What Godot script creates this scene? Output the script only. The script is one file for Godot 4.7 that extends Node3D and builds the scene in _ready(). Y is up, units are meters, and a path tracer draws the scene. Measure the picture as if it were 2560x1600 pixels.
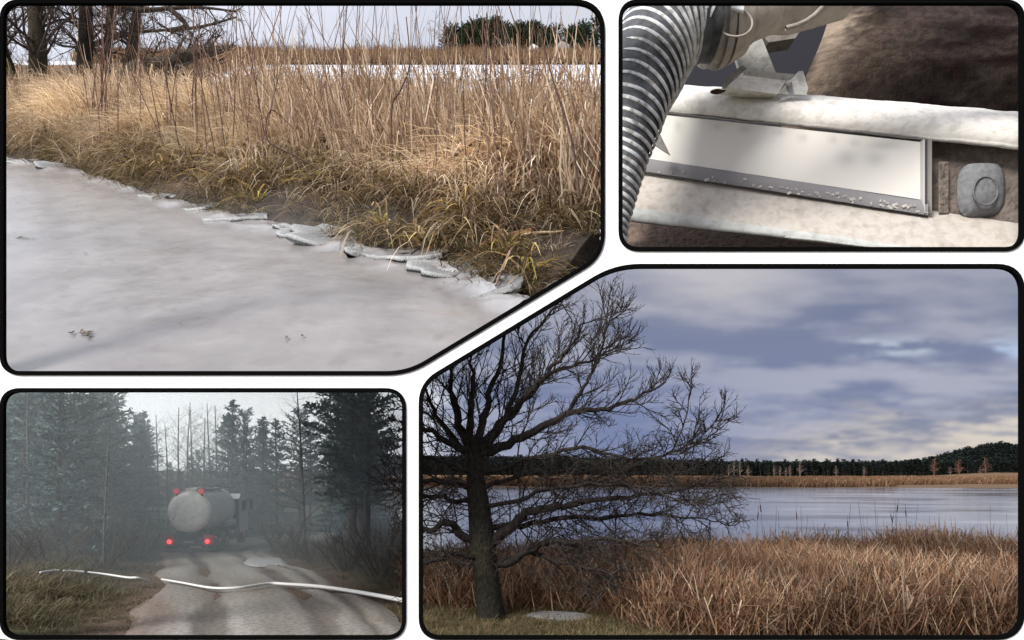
extends Node3D
# A tall white display board with four black-rimmed openings; behind each opening lies its own outdoor scene.
const W := 1.4933      # width and height of the view at one metre
const H := 0.9333
const VH := 0.738      # where the true horizon lies in the view
const CY := 3.6        # eye height
const BD := 13.0       # distance of the board
var rng := RandomNumberGenerator.new()
var nz := FastNoiseLite.new()
var used := {}
var M := {}


class MB:
	var v := PackedVector3Array()
	var n := PackedVector3Array()
	var c := PackedColorArray()
	var ix := PackedInt32Array()

	func tri(a: Vector3, b: Vector3, d: Vector3, col: Color):
		var nn := (b - a).cross(d - a).normalized()
		var k := v.size()
		for p in [a, b, d]:
			v.append(p); n.append(nn); c.append(col)
		ix.append(k); ix.append(k + 2); ix.append(k + 1)

	func quad(a: Vector3, b: Vector3, d: Vector3, e: Vector3, col: Color):
		var nn := (d - a).cross(e - b).normalized()
		var k := v.size()
		for p in [a, b, d, e]:
			v.append(p); n.append(nn); c.append(col)
		for i in [0, 2, 1, 0, 3, 2]:
			ix.append(k + i)

	func tube(pts: Array, rads: Array, k: int, col: Color, caps := false, col2 = null):
		var m := pts.size()
		var base := v.size()
		for i in m:
			var p: Vector3 = pts[i]
			var d: Vector3 = (pts[mini(i + 1, m - 1)] - pts[maxi(i - 1, 0)])
			d = d.normalized() if d.length() > 1e-6 else Vector3.UP
			var ref := Vector3(0.13, 0.21, 0.97) if absf(d.z) < 0.85 else Vector3(0.97, 0.2, 0.1)
			var a := d.cross(ref).normalized()
			var b := d.cross(a)
			var cc: Color = col if col2 == null else col.lerp(col2, float(i) / (m - 1))
			for j in k:
				var t := TAU * j / k
				var o := a * cos(t) + b * sin(t)
				v.append(p + o * rads[i]); n.append(o); c.append(cc)
		for i in m - 1:
			for j in k:
				var q := base + i * k + j
				var r := base + i * k + (j + 1) % k
				for w in [q, q + k, r, r, q + k, r + k]:
					ix.append(w)
		if caps:
			for e in [0, m - 1]:
				var d2: Vector3 = (pts[1] - pts[0]).normalized() * -1.0 if e == 0 else (pts[m - 1] - pts[m - 2]).normalized()
				var s := v.size()
				v.append(pts[e]); n.append(d2); c.append(col)
				for j in k:
					v.append(v[base + e * k + j]); n.append(d2); c.append(col)
				for j in k:
					ix.append(s)
					if e == 0:
						ix.append(s + 1 + j); ix.append(s + 1 + (j + 1) % k)
					else:
						ix.append(s + 1 + (j + 1) % k); ix.append(s + 1 + j)

	func ribbon(pts: Array, wd: Array, side: Vector3, col: Color, col2: Color):
		var m := pts.size()
		var base := v.size()
		for i in m:
			var d: Vector3 = (pts[mini(i + 1, m - 1)] - pts[maxi(i - 1, 0)]).normalized()
			var nn := side.cross(d).normalized()
			var cc := col.lerp(col2, float(i) / (m - 1))
			v.append(pts[i] - side * wd[i]); v.append(pts[i] + side * wd[i])
			n.append(nn); n.append(nn); c.append(cc); c.append(cc)
		for i in m - 1:
			var q := base + i * 2
			for w in [q, q + 2, q + 1, q + 1, q + 2, q + 3]:
				ix.append(w)

	# rows of points, smooth; out: a direction the normals should point to
	func sheet(rows: Array, cols, out: Vector3, close := false):
		var nr := rows.size()
		var nc: int = rows[0].size()
		var base := v.size()
		for i in nr:
			for j in nc:
				var jl := (j - 1 + nc) % nc if close else maxi(j - 1, 0)
				var jr := (j + 1) % nc if close else mini(j + 1, nc - 1)
				var a: Vector3 = rows[i][jr] - rows[i][jl]
				var b: Vector3 = rows[mini(i + 1, nr - 1)][j] - rows[maxi(i - 1, 0)][j]
				var nn := a.cross(b).normalized()
				if out != Vector3.ZERO and nn.dot(out) < 0:
					nn = -nn
				v.append(rows[i][j]); n.append(nn)
				c.append(cols[i][j] if cols is Array else cols)
		for i in nr - 1:
			for j in (nc if close else nc - 1):
				var q := base + i * nc + j
				var r := base + i * nc + (j + 1) % nc
				var flip: bool = (v[r] - v[q]).cross(v[q + nc] - v[q]).dot(n[q]) > 0
				for w in ([q, q + nc, r, r, q + nc, r + nc] if flip else [q, r, q + nc, r, r + nc, q + nc]):
					ix.append(w)

	func box(ce: Vector3, sz: Vector3, col: Color, bs := Basis.IDENTITY, bev := 0.0):
		var h := sz / 2.0
		var b := minf(bev, minf(h.x, minf(h.y, h.z)) * 0.9)
		var P := func(x, y, z): return ce + bs * Vector3(x, y, z)
		for s in [-1.0, 1.0]:
			for ax in 3:
				var u := (ax + 1) % 3
				var w := (ax + 2) % 3
				var pts := []
				for q in [[-1, -1], [1, -1], [1, 1], [-1, 1]]:
					var p := Vector3.ZERO
					p[ax] = s * h[ax]; p[u] = q[0] * (h[u] - b); p[w] = q[1] * (h[w] - b)
					pts.append(ce + bs * p)
				if s > 0: quad(pts[0], pts[1], pts[2], pts[3], col)
				else: quad(pts[3], pts[2], pts[1], pts[0], col)
		if b > 0:
			for ax in 3:
				var u := (ax + 1) % 3
				var w := (ax + 2) % 3
				for q in [[-1.0, -1.0], [1.0, -1.0], [1.0, 1.0], [-1.0, 1.0]]:
					var pp := []
					for e in [-1.0, 1.0]:
						var p1 := Vector3.ZERO
						p1[ax] = e * (h[ax] - b); p1[u] = q[0] * h[u]; p1[w] = q[1] * (h[w] - b)
						var p2 := p1
						p2[u] = q[0] * (h[u] - b); p2[w] = q[1] * h[w]
						pp.append([ce + bs * p1, ce + bs * p2])
					if q[0] * q[1] > 0: quad(pp[0][0], pp[0][1], pp[1][1], pp[1][0], col)
					else: quad(pp[0][1], pp[0][0], pp[1][0], pp[1][1], col)
			for sx in [-1.0, 1.0]:
				for sy in [-1.0, 1.0]:
					for sz2 in [-1.0, 1.0]:
						var s3 := Vector3(sx, sy, sz2)
						var a := ce + bs * (s3 * Vector3(h.x, h.y - b, h.z - b))
						var d := ce + bs * (s3 * Vector3(h.x - b, h.y, h.z - b))
						var e := ce + bs * (s3 * Vector3(h.x - b, h.y - b, h.z))
						if sx * sy * sz2 > 0: tri(a, d, e, col)
						else: tri(a, e, d, col)

	func lathe(pts: Array, rads: Array, k: int, col: Color):
		var rows := []
		var m := pts.size()
		for i in m:
			var d: Vector3 = (pts[mini(i + 1, m - 1)] - pts[maxi(i - 1, 0)]).normalized()
			if pts[m - 1].distance_to(pts[0]) > 0.001: d = (pts[m - 1] - pts[0]).normalized()
			var a := d.cross(Vector3(0.13, 0.97, 0.21)).normalized()
			var b := d.cross(a)
			var row := []
			for j in k: row.append(pts[i] + (a * cos(TAU * j / k) + b * sin(TAU * j / k)) * rads[i])
			rows.append(row)
		sheet(rows, col, Vector3.ZERO, true)

	# outline given counter-clockwise as seen from +normal side; extruded by off
	func prism(poly: Array, off: Vector3, col: Color):
		var flat := PackedVector2Array()
		for p in poly: flat.append(Vector2(p.x, p.y))
		var t := Geometry2D.triangulate_polygon(flat)
		var cw := Geometry2D.is_polygon_clockwise(flat)
		for i in range(0, t.size(), 3):
			var a: Vector3 = poly[t[i]]
			var b: Vector3 = poly[t[i + 1]]
			var d: Vector3 = poly[t[i + 2]]
			if (b - a).cross(d - a).z < 0:
				var x := b; b = d; d = x
			tri(a, b, d, col)
			tri(a + off, d + off, b + off, col)
		for i in poly.size():
			var a: Vector3 = poly[i]
			var b: Vector3 = poly[(i + 1) % poly.size()]
			# Godot calls y-down clockwise; with y up that is counter-clockwise
			if (b - a).cross(off).dot(a - _mid(poly)) > 0: quad(a, b, b + off, a + off, col)
			else: quad(b, a, a + off, b + off, col)

	func _mid(poly: Array) -> Vector3:
		var m := Vector3.ZERO
		for p in poly: m += p
		return m / poly.size()

	func mesh() -> ArrayMesh:
		var a := []
		a.resize(Mesh.ARRAY_MAX)
		a[Mesh.ARRAY_VERTEX] = v; a[Mesh.ARRAY_NORMAL] = n; a[Mesh.ARRAY_COLOR] = c; a[Mesh.ARRAY_INDEX] = ix
		var m := ArrayMesh.new()
		m.add_surface_from_arrays(Mesh.PRIMITIVE_TRIANGLES, a)
		return m


# ---------------------------------------------------------------- helpers
func P(px: float, py: float, d: float) -> Vector3:      # a sight line of the photograph followed to distance d
	return Vector3((px / 2560.0 - 0.5) * W * d, CY + (VH - py / 1600.0) * H * d, -d)

func P2(x: float, y: float, d: float) -> Vector3:
	return P(1540.0 + x / 2.363, y / 2.363, d)

func numbered(s: String) -> String:
	if not used.has(s):
		used[s] = 0
		return s
	used[s] += 1
	return "%s_%03d" % [s, used[s]]

func obj(called: String, mb, mat: Material, parent: Node = null) -> MeshInstance3D:
	var o := MeshInstance3D.new()
	o.mesh = mb.mesh() if mb is MB else mb
	o.material_override = mat
	if parent == null:
		o.name = numbered(called)
		add_child(o)
	else:
		o.name = called
		parent.add_child(o, true)
	return o

func thing(called: String, label: String, category: String, at := Vector3.ZERO, turn := 0.0, group := "") -> Node3D:
	var o := Node3D.new()
	o.name = numbered(called)
	add_child(o)
	o.position = at
	o.rotation.y = turn
	tag(o, label, category, group)
	return o

func tag(o: Node, label := "", category := "", group := "", kind := ""):
	if label: o.set_meta("label", label)
	if category: o.set_meta("category", category)
	if group: o.set_meta("group", group)
	if kind: o.set_meta("kind", kind)

func dup(o: Node3D, at: Vector3, turn := 0.0, sc := 1.0, label := "") -> Node3D:
	var r: Node3D = o.duplicate()
	var s := String(o.name)
	if s.length() > 4 and s[-4] == "_" and s.right(3).is_valid_int(): s = s.left(s.length() - 4)
	r.name = numbered(s)
	add_child(r)
	r.position = at
	r.rotation = Vector3(0, turn, 0)
	r.scale = Vector3.ONE * sc
	if label: r.set_meta("label", label)
	return r

func multi(called: String, meshes: Array, xfs: Array, cols: Array, mat: Material, label: String, category: String):
	# one object of stuff: the variants are joined under one name by splitting the places between them
	var parts := meshes.size()
	var root: Node = self
	if parts > 1:
		root = Node3D.new()
		root.name = numbered(called)
		add_child(root)
		tag(root, label, category, "", "stuff")
	for k in parts:
		var mm := MultiMesh.new()
		mm.transform_format = MultiMesh.TRANSFORM_3D
		mm.use_colors = true
		mm.mesh = meshes[k]
		var mine := []
		for i in xfs.size():
			if i % parts == k: mine.append(i)
		mm.instance_count = mine.size()
		for i in mine.size():
			mm.set_instance_transform(i, xfs[mine[i]])
			mm.set_instance_color(i, cols[mine[i]])
		var o := MultiMeshInstance3D.new()
		o.multimesh = mm
		o.material_override = mat
		if parts > 1:
			o.name = "tussocks"
			root.add_child(o, true)
			o.set_meta("kind", "stuff")
		else:
			o.name = numbered(called)
			add_child(o)
			tag(o, label, category, "", "stuff")

func flat(col: Color, rough := 0.9, metal := 0.0) -> StandardMaterial3D:
	var m := StandardMaterial3D.new()
	m.albedo_color = col.linear_to_srgb()
	m.roughness = rough
	m.metallic = metal
	return m

func vcol(rough := 0.95) -> StandardMaterial3D:
	var m := StandardMaterial3D.new()
	m.vertex_color_use_as_albedo = true
	m.roughness = rough
	m.metallic_specular = 0.25
	return m

func noise_tex(freq: float, ramp: Array, seed_: int, oct := 5, normal := false, bump := 4.0, size := 512) -> NoiseTexture2D:
	var f := FastNoiseLite.new()
	f.seed = seed_
	f.noise_type = FastNoiseLite.TYPE_SIMPLEX_SMOOTH
	f.frequency = freq
	f.fractal_octaves = oct
	var t := NoiseTexture2D.new()
	t.width = size; t.height = size
	t.seamless = true
	t.noise = f
	if normal:
		t.as_normal_map = true
		t.bump_strength = bump
	else:
		var g := Gradient.new()
		var cols := PackedColorArray()
		var offs := PackedFloat32Array()
		for k in ramp.size():
			offs.append(ramp[k][0])
			cols.append((ramp[k][1] as Color).linear_to_srgb())
		g.offsets = offs
		g.colors = cols
		t.color_ramp = g
	return t

# colour grain, relief; multiplied by the vertex colour
func grain(freq: float, ramp: Array, scale: Vector3, rough: float, seed_ := 1, bump := 4.0, nfreq := 0.02, nscale := 1.0) -> StandardMaterial3D:
	var m := vcol(rough)
	m.albedo_texture = noise_tex(freq, ramp, seed_)
	m.uv1_triplanar = true
	m.uv1_world_triplanar = true
	m.uv1_scale = scale
	if bump > 0:
		m.normal_enabled = true
		m.normal_texture = noise_tex(nfreq, [], seed_ + 7, 5, true, bump)
		m.normal_scale = nscale
	return m

func g1(a: float) -> Color: return Color(a, a, a)
func ss(a: float, b: float, x: float) -> float: return smoothstep(a, b, x)
func rr(a: float, b: float) -> float: return rng.randf_range(a, b)
func lut(tab: Array, x: float) -> float:
	if x <= tab[0][0]: return tab[0][1]
	for i in range(1, tab.size()):
		if x <= tab[i][0]:
			return lerpf(tab[i - 1][1], tab[i][1], (x - tab[i - 1][0]) / (tab[i][0] - tab[i - 1][0]))
	return tab[-1][1]


# ---------------------------------------------------------------- sky
func gauss(x: float, y: float, sx: float, sy: float) -> float:
	return exp(-(x * x / (sx * sx) + y * y / (sy * sy)))

func sky_image(sun: Vector3) -> Image:
	var w := 2048
	var h := 1024
	var img := Image.create(w, h, false, Image.FORMAT_RGBF)
	img.fill(Color(0.16, 0.14, 0.12))
	var a := FastNoiseLite.new()
	a.seed = 11; a.frequency = 1.0; a.fractal_octaves = 5
	var b := FastNoiseLite.new()
	b.seed = 29; b.frequency = 1.0; b.fractal_octaves = 5
	for y in h / 2 + 6:
		var el := PI / 2 - (y + 0.5) / h * PI
		var se := sin(el)
		var ce := cos(el)
		for x in w:
			var az := (x + 0.5) / w * TAU
			if az > PI: az -= TAU
			var dir := Vector3(sin(az) * ce, se, -cos(az) * ce)
			# clouds lie in a layer: flatten towards the horizon
			var q := dir / (maxf(se, 0.0) + 0.16)
			var n1 := a.get_noise_3d(q.x * 0.55, q.z * 0.9, 3.0)
			var n2 := b.get_noise_3d(q.x * 1.3, q.z * 2.4, 9.0)
			var over := Color(0.40, 0.415, 0.475) * (1.0 + 0.22 * n1 + 0.08 * n2)
			over = over.lerp(Color(1.10, 1.13, 1.13), ss(0.36, 0.06, se) * 0.95)
			# the heavy blue-grey bank of cloud in front
			var bank := maxf(ss(-0.27, -0.05, az + 0.06 * n1), ss(-1.85, -2.15, az)) * 1.0 * ss(0.50, 0.36, se + 0.06 * n1)
			if bank > 0.0:
				var p := tan(az) if absf(az) < 1.35 else 4.4
				var s := tan(el) / cos(minf(absf(az), 0.75))
				var n3 := a.get_noise_3d(q.x * 4.0, q.z * 7.0, 30.0)
				var t := clampf(0.34 + 1.5 * n1 + 1.2 * n2 + 0.6 * n3 + 0.35 * ss(0.16, 0.34, s), 0.0, 1.0)
				var col := Color(0.128, 0.150, 0.232).lerp(Color(0.250, 0.262, 0.325), t)
				col = col.lerp(Color(0.112, 0.142, 0.255), 0.65 * gauss(p - 0.16, s - 0.06, 0.20, 0.09))
				col = col.lerp(Color(0.43, 0.415, 0.43), 0.75 * clampf(gauss(p - 0.29, s - 0.285, 0.12, 0.05) * (1.0 + 0.9 * n2), 0, 1))
				col = col.lerp(Color(0.33, 0.36, 0.44), clampf(1.2 * gauss(p - 0.585 + 0.08 * n3, s - 0.182 + 0.03 * n2, 0.05, 0.020) * (0.55 + 2.6 * n3), 0, 0.8))
				col = col.lerp(Color(0.32, 0.40, 0.54), clampf(0.9 * gauss(p - 0.745 + 0.06 * n3, s - 0.187 + 0.03 * n2, 0.04, 0.016) * (0.7 + 2.0 * n3), 0, 0.8))
				var streak := ss(0.24, 0.50, p) * ss(1.7, 0.95, p) * ss(0.105, 0.045, s - 0.05 * (p - 0.5) + 0.05 * n2 + 0.03 * n1) * (0.75 + 0.25 * ss(0.4, 0.72, p))
				col = col.lerp(Color(0.43, 0.39, 0.345), clampf(streak * (0.9 + 1.0 * n2 + 0.8 * n3), 0, 1))
				for g in [[0.53, 0.050, 0.042, 0.013], [0.592, 0.050, 0.035, 0.012], [0.612, 0.080, 0.022, 0.015], [0.68, 0.085, 0.04, 0.014], [0.40, 0.045, 0.07, 0.008], [0.36, 0.018, 0.05, 0.006]]:
					col = col.lerp(Color(0.150, 0.165, 0.225), clampf(1.25 * gauss(p - g[0] + 0.09 * n3, s - g[1] + 0.025 * n2, g[2], g[3]) * (0.95 + 1.6 * n3), 0, 0.9))
				over = over.lerp(col * lerpf(0.84, 0.99, ss(0.30, 0.08, s)), bank)
			over = over * 0.59
			# glow and brighter sun side added in unseen sky to light the scene
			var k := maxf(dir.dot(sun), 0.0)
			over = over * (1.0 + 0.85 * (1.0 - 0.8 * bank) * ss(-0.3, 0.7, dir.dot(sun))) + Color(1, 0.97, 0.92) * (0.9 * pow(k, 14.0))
			img.set_pixel(x, y, over)
	return img


# ---------------------------------------------------------------- plants
func grass_clump(nb: int, rad: float, l0: float, l1: float, wd: float, lean: float, droop: float, cols: Array, segs := 4) -> ArrayMesh:
	var mb := MB.new()
	for i in nb:
		var th := rr(0, TAU)
		var p := Vector3(cos(th), 0, sin(th)) * rad * sqrt(rng.randf())
		var ph := th + rr(-1.2, 1.2)
		var out := Vector3(cos(ph), 0, sin(ph))
		var d := (Vector3.UP + out * lean * rr(0.2, 1.2)).normalized()
		var L := rr(l0, l1)
		var pts := [p]
		var ws := [wd * 0.8]
		for s in segs:
			p += d * L / segs
			d = (d + (out * 0.35 + Vector3.DOWN) * droop * rr(0.4, 1.5) / segs * 3.0 + Vector3(rr(-1, 1), 0, rr(-1, 1)) * 0.12).normalized()
			pts.append(p)
			ws.append(wd * (1.0 - float(s + 1) / segs * 0.9))
		var side := Vector3(cos(ph + PI / 2 + rr(-0.9, 0.9)), rr(-0.3, 0.3), sin(ph + PI / 2)).normalized()
		var ca: Color = cols[rng.randi() % cols.size()]
		var k := rr(0.75, 1.25)
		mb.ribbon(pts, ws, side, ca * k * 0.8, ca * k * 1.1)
	return mb.mesh()

func reed_clump(nb: int, rad: float, l0: float, l1: float, wd: float, cols: Array, broken: float, lean := 0.28) -> ArrayMesh:
	var mb := MB.new()
	for i in nb:
		var th := rr(0, TAU)
		var p := Vector3(cos(th), 0, sin(th)) * rad * sqrt(rng.randf())
		var d := Vector3(rr(-1, 1) * lean, 1, rr(-1, 1) * lean).normalized()
		var L := rr(l0, l1)
		var pts := [p, p + d * L * 0.35]
		p = pts[1]
		if rng.randf() < broken:
			var k := rr(0.15, 0.5)
			p += d * L * k
			pts.append(p)
			var ph := rr(0, TAU)
			d = Vector3(cos(ph), rr(-1.6, 0.4), sin(ph)).normalized()
			pts.append(p + d * L * rr(0.2, 0.55))
		else:
			d = (d + Vector3(rr(-1, 1), 0, rr(-1, 1)) * 0.22).normalized()
			pts.append(p + d * L * 0.35)
			p = pts[2]
			d = (d + Vector3(rr(-1, 1), -0.3, rr(-1, 1)) * 0.4).normalized()
			pts.append(p + d * L * 0.3)
		var ph2 := rr(0, PI)
		var ca: Color = cols[rng.randi() % cols.size()]
		var k2 := rr(0.7, 1.3)
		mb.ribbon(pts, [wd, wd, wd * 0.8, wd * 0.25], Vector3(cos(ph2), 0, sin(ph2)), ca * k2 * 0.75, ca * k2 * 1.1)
	return mb.mesh()

func stem_pts(p: Vector3, d: Vector3, L: float, n: int, wig: float, up: float) -> Array:
	var pts := [p]
	for i in n:
		p += d * L / n
		pts.append(p)
		d = (d + Vector3(rr(-1, 1), rr(-1, 1), rr(-1, 1)) * wig + Vector3.UP * up).normalized()
	return pts

func taper(r0: float, r1: float, n: int) -> Array:
	var a := []
	for i in n: a.append(lerpf(r0, r1, float(i) / (n - 1)))
	return a

# twigs growing from a limb given by its points
var prune := false
func over_bar(p: Vector3) -> bool:      # would grow into the slope above
	var w := p + prune_at
	var u := uof(w.x, -w.z)
	var v := VH - (w.y - CY) / (-w.z * H)
	return v * 1600.0 < 950.0 - (u * 2560.0 - 1019.0) * 0.603
var prune_at := Vector3.ZERO

func sprout(mb: MB, pts: Array, from: float, count: int, L: float, r: float, depth: int, col: Color, up: float, spread: float, zflat := 1.0, kids := 0):
	for i in count:
		var t: float = lerpf(from, 0.99, (i + rr(0.1, 0.9)) / count)
		var f: float = t * (pts.size() - 1)
		var k := mini(int(f), pts.size() - 2)
		var p: Vector3 = pts[k].lerp(pts[k + 1], f - k)
		var ax: Vector3 = (pts[k + 1] - pts[k]).normalized()
		var o := Vector3(rr(-1, 1), rr(-1, 1), rr(-1, 1) * zflat)
		o = (o - ax * o.dot(ax)).normalized()
		var d := (ax * rr(0.5, 1.0) + o * spread * rr(0.6, 1.2) + Vector3.UP * up).normalized()
		var l := L * rr(0.5, 1.15) * ((1.1 - 0.5 * t) if kids == 0 else (1.15 - 0.75 * t))
		var q := stem_pts(p, d, l, 4 if depth > 0 else 3, 0.16 if kids == 0 else 0.26, up * 0.35)
		if prune and (over_bar(q[q.size() - 1]) or over_bar(q[2])): continue
		mb.tube(q, taper(r, r * 0.3, q.size()), 4 if depth > 1 else 3, col * rr(0.8, 1.3))
		if depth > 0:
			sprout(mb, q, 0.12, kids if kids > 0 else maxi(3, int(count * 0.62)), L * (0.42 if kids == 0 else 0.40), r * (0.45 if kids == 0 else 0.62), depth - 1, col, up, spread, zflat, maxi(0, kids - 3))

func bare_tree(called: String, label: String, at: Vector3, hgt: float, r: float, lean: Vector3, limbs: int, col: Color, group := "", depth := 2, moss := Color(0, 0, 0, 0)) -> Node3D:
	var t := thing(called, label, "tree", at, 0, group)
	var mb := MB.new()
	var pts := stem_pts(Vector3(0, -0.3, 0), (Vector3.UP + lean).normalized(), hgt, 8, 0.05, 0.03)
	mb.tube(pts, taper(r, r * 0.25, 9), 9, col if moss.a == 0 else moss, false, col)
	obj("trunk", mb, M.bark, t)
	var cr := MB.new()
	for i in limbs:
		var f := lerpf(0.14 if hgt > 18 else 0.22, 0.97, pow(float(i) / limbs, 1.6 if hgt > 18 else 1.0)) * 8
		var k := mini(int(f), 7)
		var p: Vector3 = pts[k].lerp(pts[k + 1], f - k)
		var th := rr(0, TAU)
		var d := Vector3(cos(th), rr(0.15, 0.9) if hgt < 18 else rr(0.0, 1.6), sin(th)).normalized()
		var l := hgt * rr(0.22, 0.42) * (1.1 - f / 11.0)
		var q := stem_pts(p, d, l, 5, 0.14 if hgt < 18 else 0.24, 0.05)
		var r2: float = r * (1 - f / 11.0) * (0.2 if hgt > 18 else 0.35)
		cr.tube(q, taper(r2, r2 * 0.3, 6), 5, col)
		sprout(cr, q, 0.15, 9 if hgt > 18 else 6, l * 0.5, r2 * 0.4, depth - 1, col * 1.1, 0.1, 0.9)
	obj("crown", cr, M.bark, t)
	return t

# needle-leaved tree: trunk, whorls of boughs carrying needle sprays
func conifer_meshes(hgt: float, rad: float, start: float, dens: float, cols: Array, round_top: float) -> Array:
	var tr := MB.new()
	var tp := stem_pts(Vector3(0, -0.4, 0), Vector3.UP, hgt + 0.3, 6, 0.02, 0.05)
	tr.tube(tp, taper(hgt * 0.017, hgt * 0.004, 7), 7, Color(0.10, 0.075, 0.055), false, Color(0.13, 0.085, 0.05))
	var cr := MB.new()
	var y := start * hgt
	while y < hgt:
		var f := (y - start * hgt) / (hgt - start * hgt)
		var L := rad * lerpf(1.0 - f, sqrt(maxf(0.02, sin(PI * clampf(f * 0.85 + 0.12, 0, 1)))), round_top) + 0.15
		var nb := int(rr(4, 7))
		for b in nb:
			var th := TAU * b / nb + rr(-0.5, 0.5)
			var l := L * rr(0.55, 1.15)
			var d := Vector3(cos(th), lerpf(-0.05, 0.7, f) + rr(-0.2, 0.2), sin(th)).normalized()
			var q := stem_pts(Vector3(0, y + rr(-0.2, 0.2), 0), d, l, 3, 0.08, -0.06 + 0.12 * round_top)
			cr.tube(q, taper(0.035, 0.01, 4), 3, Color(0.07, 0.055, 0.04))
			var ns := int(l * 17.0 * dens) + 3
			for s in ns:
				var g := rr(0.2, 1.0) * 3.0
				var k := mini(int(g), 2)
				var p: Vector3 = q[k].lerp(q[k + 1], g - k)
				var o := Vector3(rr(-1, 1), rr(-0.5, 0.6), rr(-1, 1)).normalized()
				var dd := (d * 0.6 + o).normalized()
				var sl := rr(0.16, 0.36) * (0.6 + hgt * 0.04)
				var ca: Color = cols[rng.randi() % cols.size()] * rr(0.7, 1.4)
				var sd := dd.cross(Vector3(rr(-1, 1), rr(-1, 1), rr(-1, 1))).normalized()
				cr.ribbon([p, p + dd * sl * 0.5 + Vector3(0, 0.02, 0), p + dd * sl], [0.03, sl * 0.17, 0.01], sd, ca, ca * 1.2)
		y += rr(0.28, 0.5) * (0.6 + hgt * 0.035)
	return [tr.mesh(), cr.mesh()]

func conifer(called: String, label: String, group: String, ms: Array) -> Node3D:
	var t := thing(called, label, "tree", Vector3.ZERO, 0, group)
	obj("trunk", ms[0], M.bark, t)
	obj("crown", ms[1], M.leaf, t)
	return t


# ---------------------------------------------------------------- the board
func round_poly(pts: Array, rads: Array) -> PackedVector2Array:
	var out := PackedVector2Array()
	var n := pts.size()
	for i in n:
		var p: Vector2 = pts[i]
		var a: Vector2 = pts[(i - 1 + n) % n]
		var b: Vector2 = pts[(i + 1) % n]
		var r: float = rads[i]
		var s := p + (a - p).normalized() * r
		var e := p + (b - p).normalized() * r
		for k in 9:
			var t := k / 8.0
			out.append(s.lerp(p, t).lerp(p.lerp(e, t), t))
	return out

func make_board():
	var t := thing("display_board", "tall white board with four black rimmed rounded openings onto outdoor scenes", "board", Vector3(0, 0, -BD))
	var lists := [
		[[11, 10], [1502, 10], [1502, 637], [1019, 928], [11, 928]],
		[[1556, 10], [2550.5, 10], [2550.5, 618.5], [1556, 618.5]],
		[[10.6, 980.5], [1005.5, 980.5], [1005.5, 1589], [10.6, 1589]],
		[[1539, 670.5], [2550, 670.5], [2550, 1589], [1057, 1589], [1057, 963]]]
	var rads := [[42, 70, 52, 52, 42], [42, 42, 42, 42], [42, 42, 42, 42], [62, 60, 62, 46, 46]]
	var px := W * BD / 2560.0
	var panel := CSGCombiner3D.new()
	panel.name = "panel"
	var bx := CSGBox3D.new()
	var top := P(0, -120, BD).y
	bx.size = Vector3(W * BD + 3.6, top + 0.4, 0.05)
	bx.position = Vector3(1.0, (top - 0.4) / 2, -0.025)
	bx.name = "panel_body"
	panel.add_child(bx)
	for k in 4:
		var pts := []
		for q in lists[k]:
			var w3 := P(q[0], q[1], BD)
			pts.append(Vector2(w3.x, w3.y))
		var rs := []
		for r in rads[k]: rs.append(r * px)
		var inner := round_poly(pts, rs)
		var outer: PackedVector2Array = Geometry2D.offset_polygon(inner, 10.0 * px, Geometry2D.JOIN_ROUND)[0]
		var cut := CSGPolygon3D.new()
		cut.name = "opening"
		cut.polygon = outer
		cut.depth = 0.6
		cut.position.z = 0.3
		cut.operation = CSGShape3D.OPERATION_SUBTRACTION
		panel.add_child(cut, true)
		# rim: a bar round the opening, a little proud of the board
		var mb := MB.new()
		var n := inner.size()
		var zo := 0.03
		var zi := -0.055
		for i in n:
			var j := (i + 1) % n
			var a := inner[i]
			var b := inner[j]
			if a.distance_to(b) < 1e-4: continue
			var na := _vn(inner, i) * 10.0 * px
			var nb := _vn(inner, j) * 10.0 * px
			var A := Vector3(a.x, a.y, 0)
			var B := Vector3(b.x, b.y, 0)
			var AO := Vector3(a.x + na.x, a.y + na.y, 0)
			var BO := Vector3(b.x + nb.x, b.y + nb.y, 0)
			var f := Vector3(0, 0, zo)
			var g := Vector3(0, 0, zi)
			var c := Color(1, 1, 1)
			for qd in [[A + f, AO + f, BO + f, B + f], [A + g, A + f, B + f, B + g], [AO + f, AO + g, BO + g, BO + f], [AO + g, A + g, B + g, BO + g]]:
				mb.quad(qd[3], qd[2], qd[1], qd[0], c)
		obj("rim", mb, M.black, t)
	panel.material_override = M.white
	t.add_child(panel, true)

func _vn(poly: PackedVector2Array, i: int) -> Vector2:
	var n := poly.size()
	var a := poly[(i - 1 + n) % n]
	var b := poly[(i + 1) % n]
	var k := 1
	while a.distance_to(poly[i]) < 1e-4:
		k += 1
		a = poly[(i - k + n) % n]
	k = 1
	while b.distance_to(poly[i]) < 1e-4:
		k += 1
		b = poly[(i + k) % n]
	var d := ((poly[i] - a).normalized() + (b - poly[i]).normalized()).normalized()
	var o := Vector2(d.y, -d.x)
	var c := Vector2.ZERO
	for p in poly: c += p
	c /= n
	return o if o.dot(poly[i] - c) > 0 else -o


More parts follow.
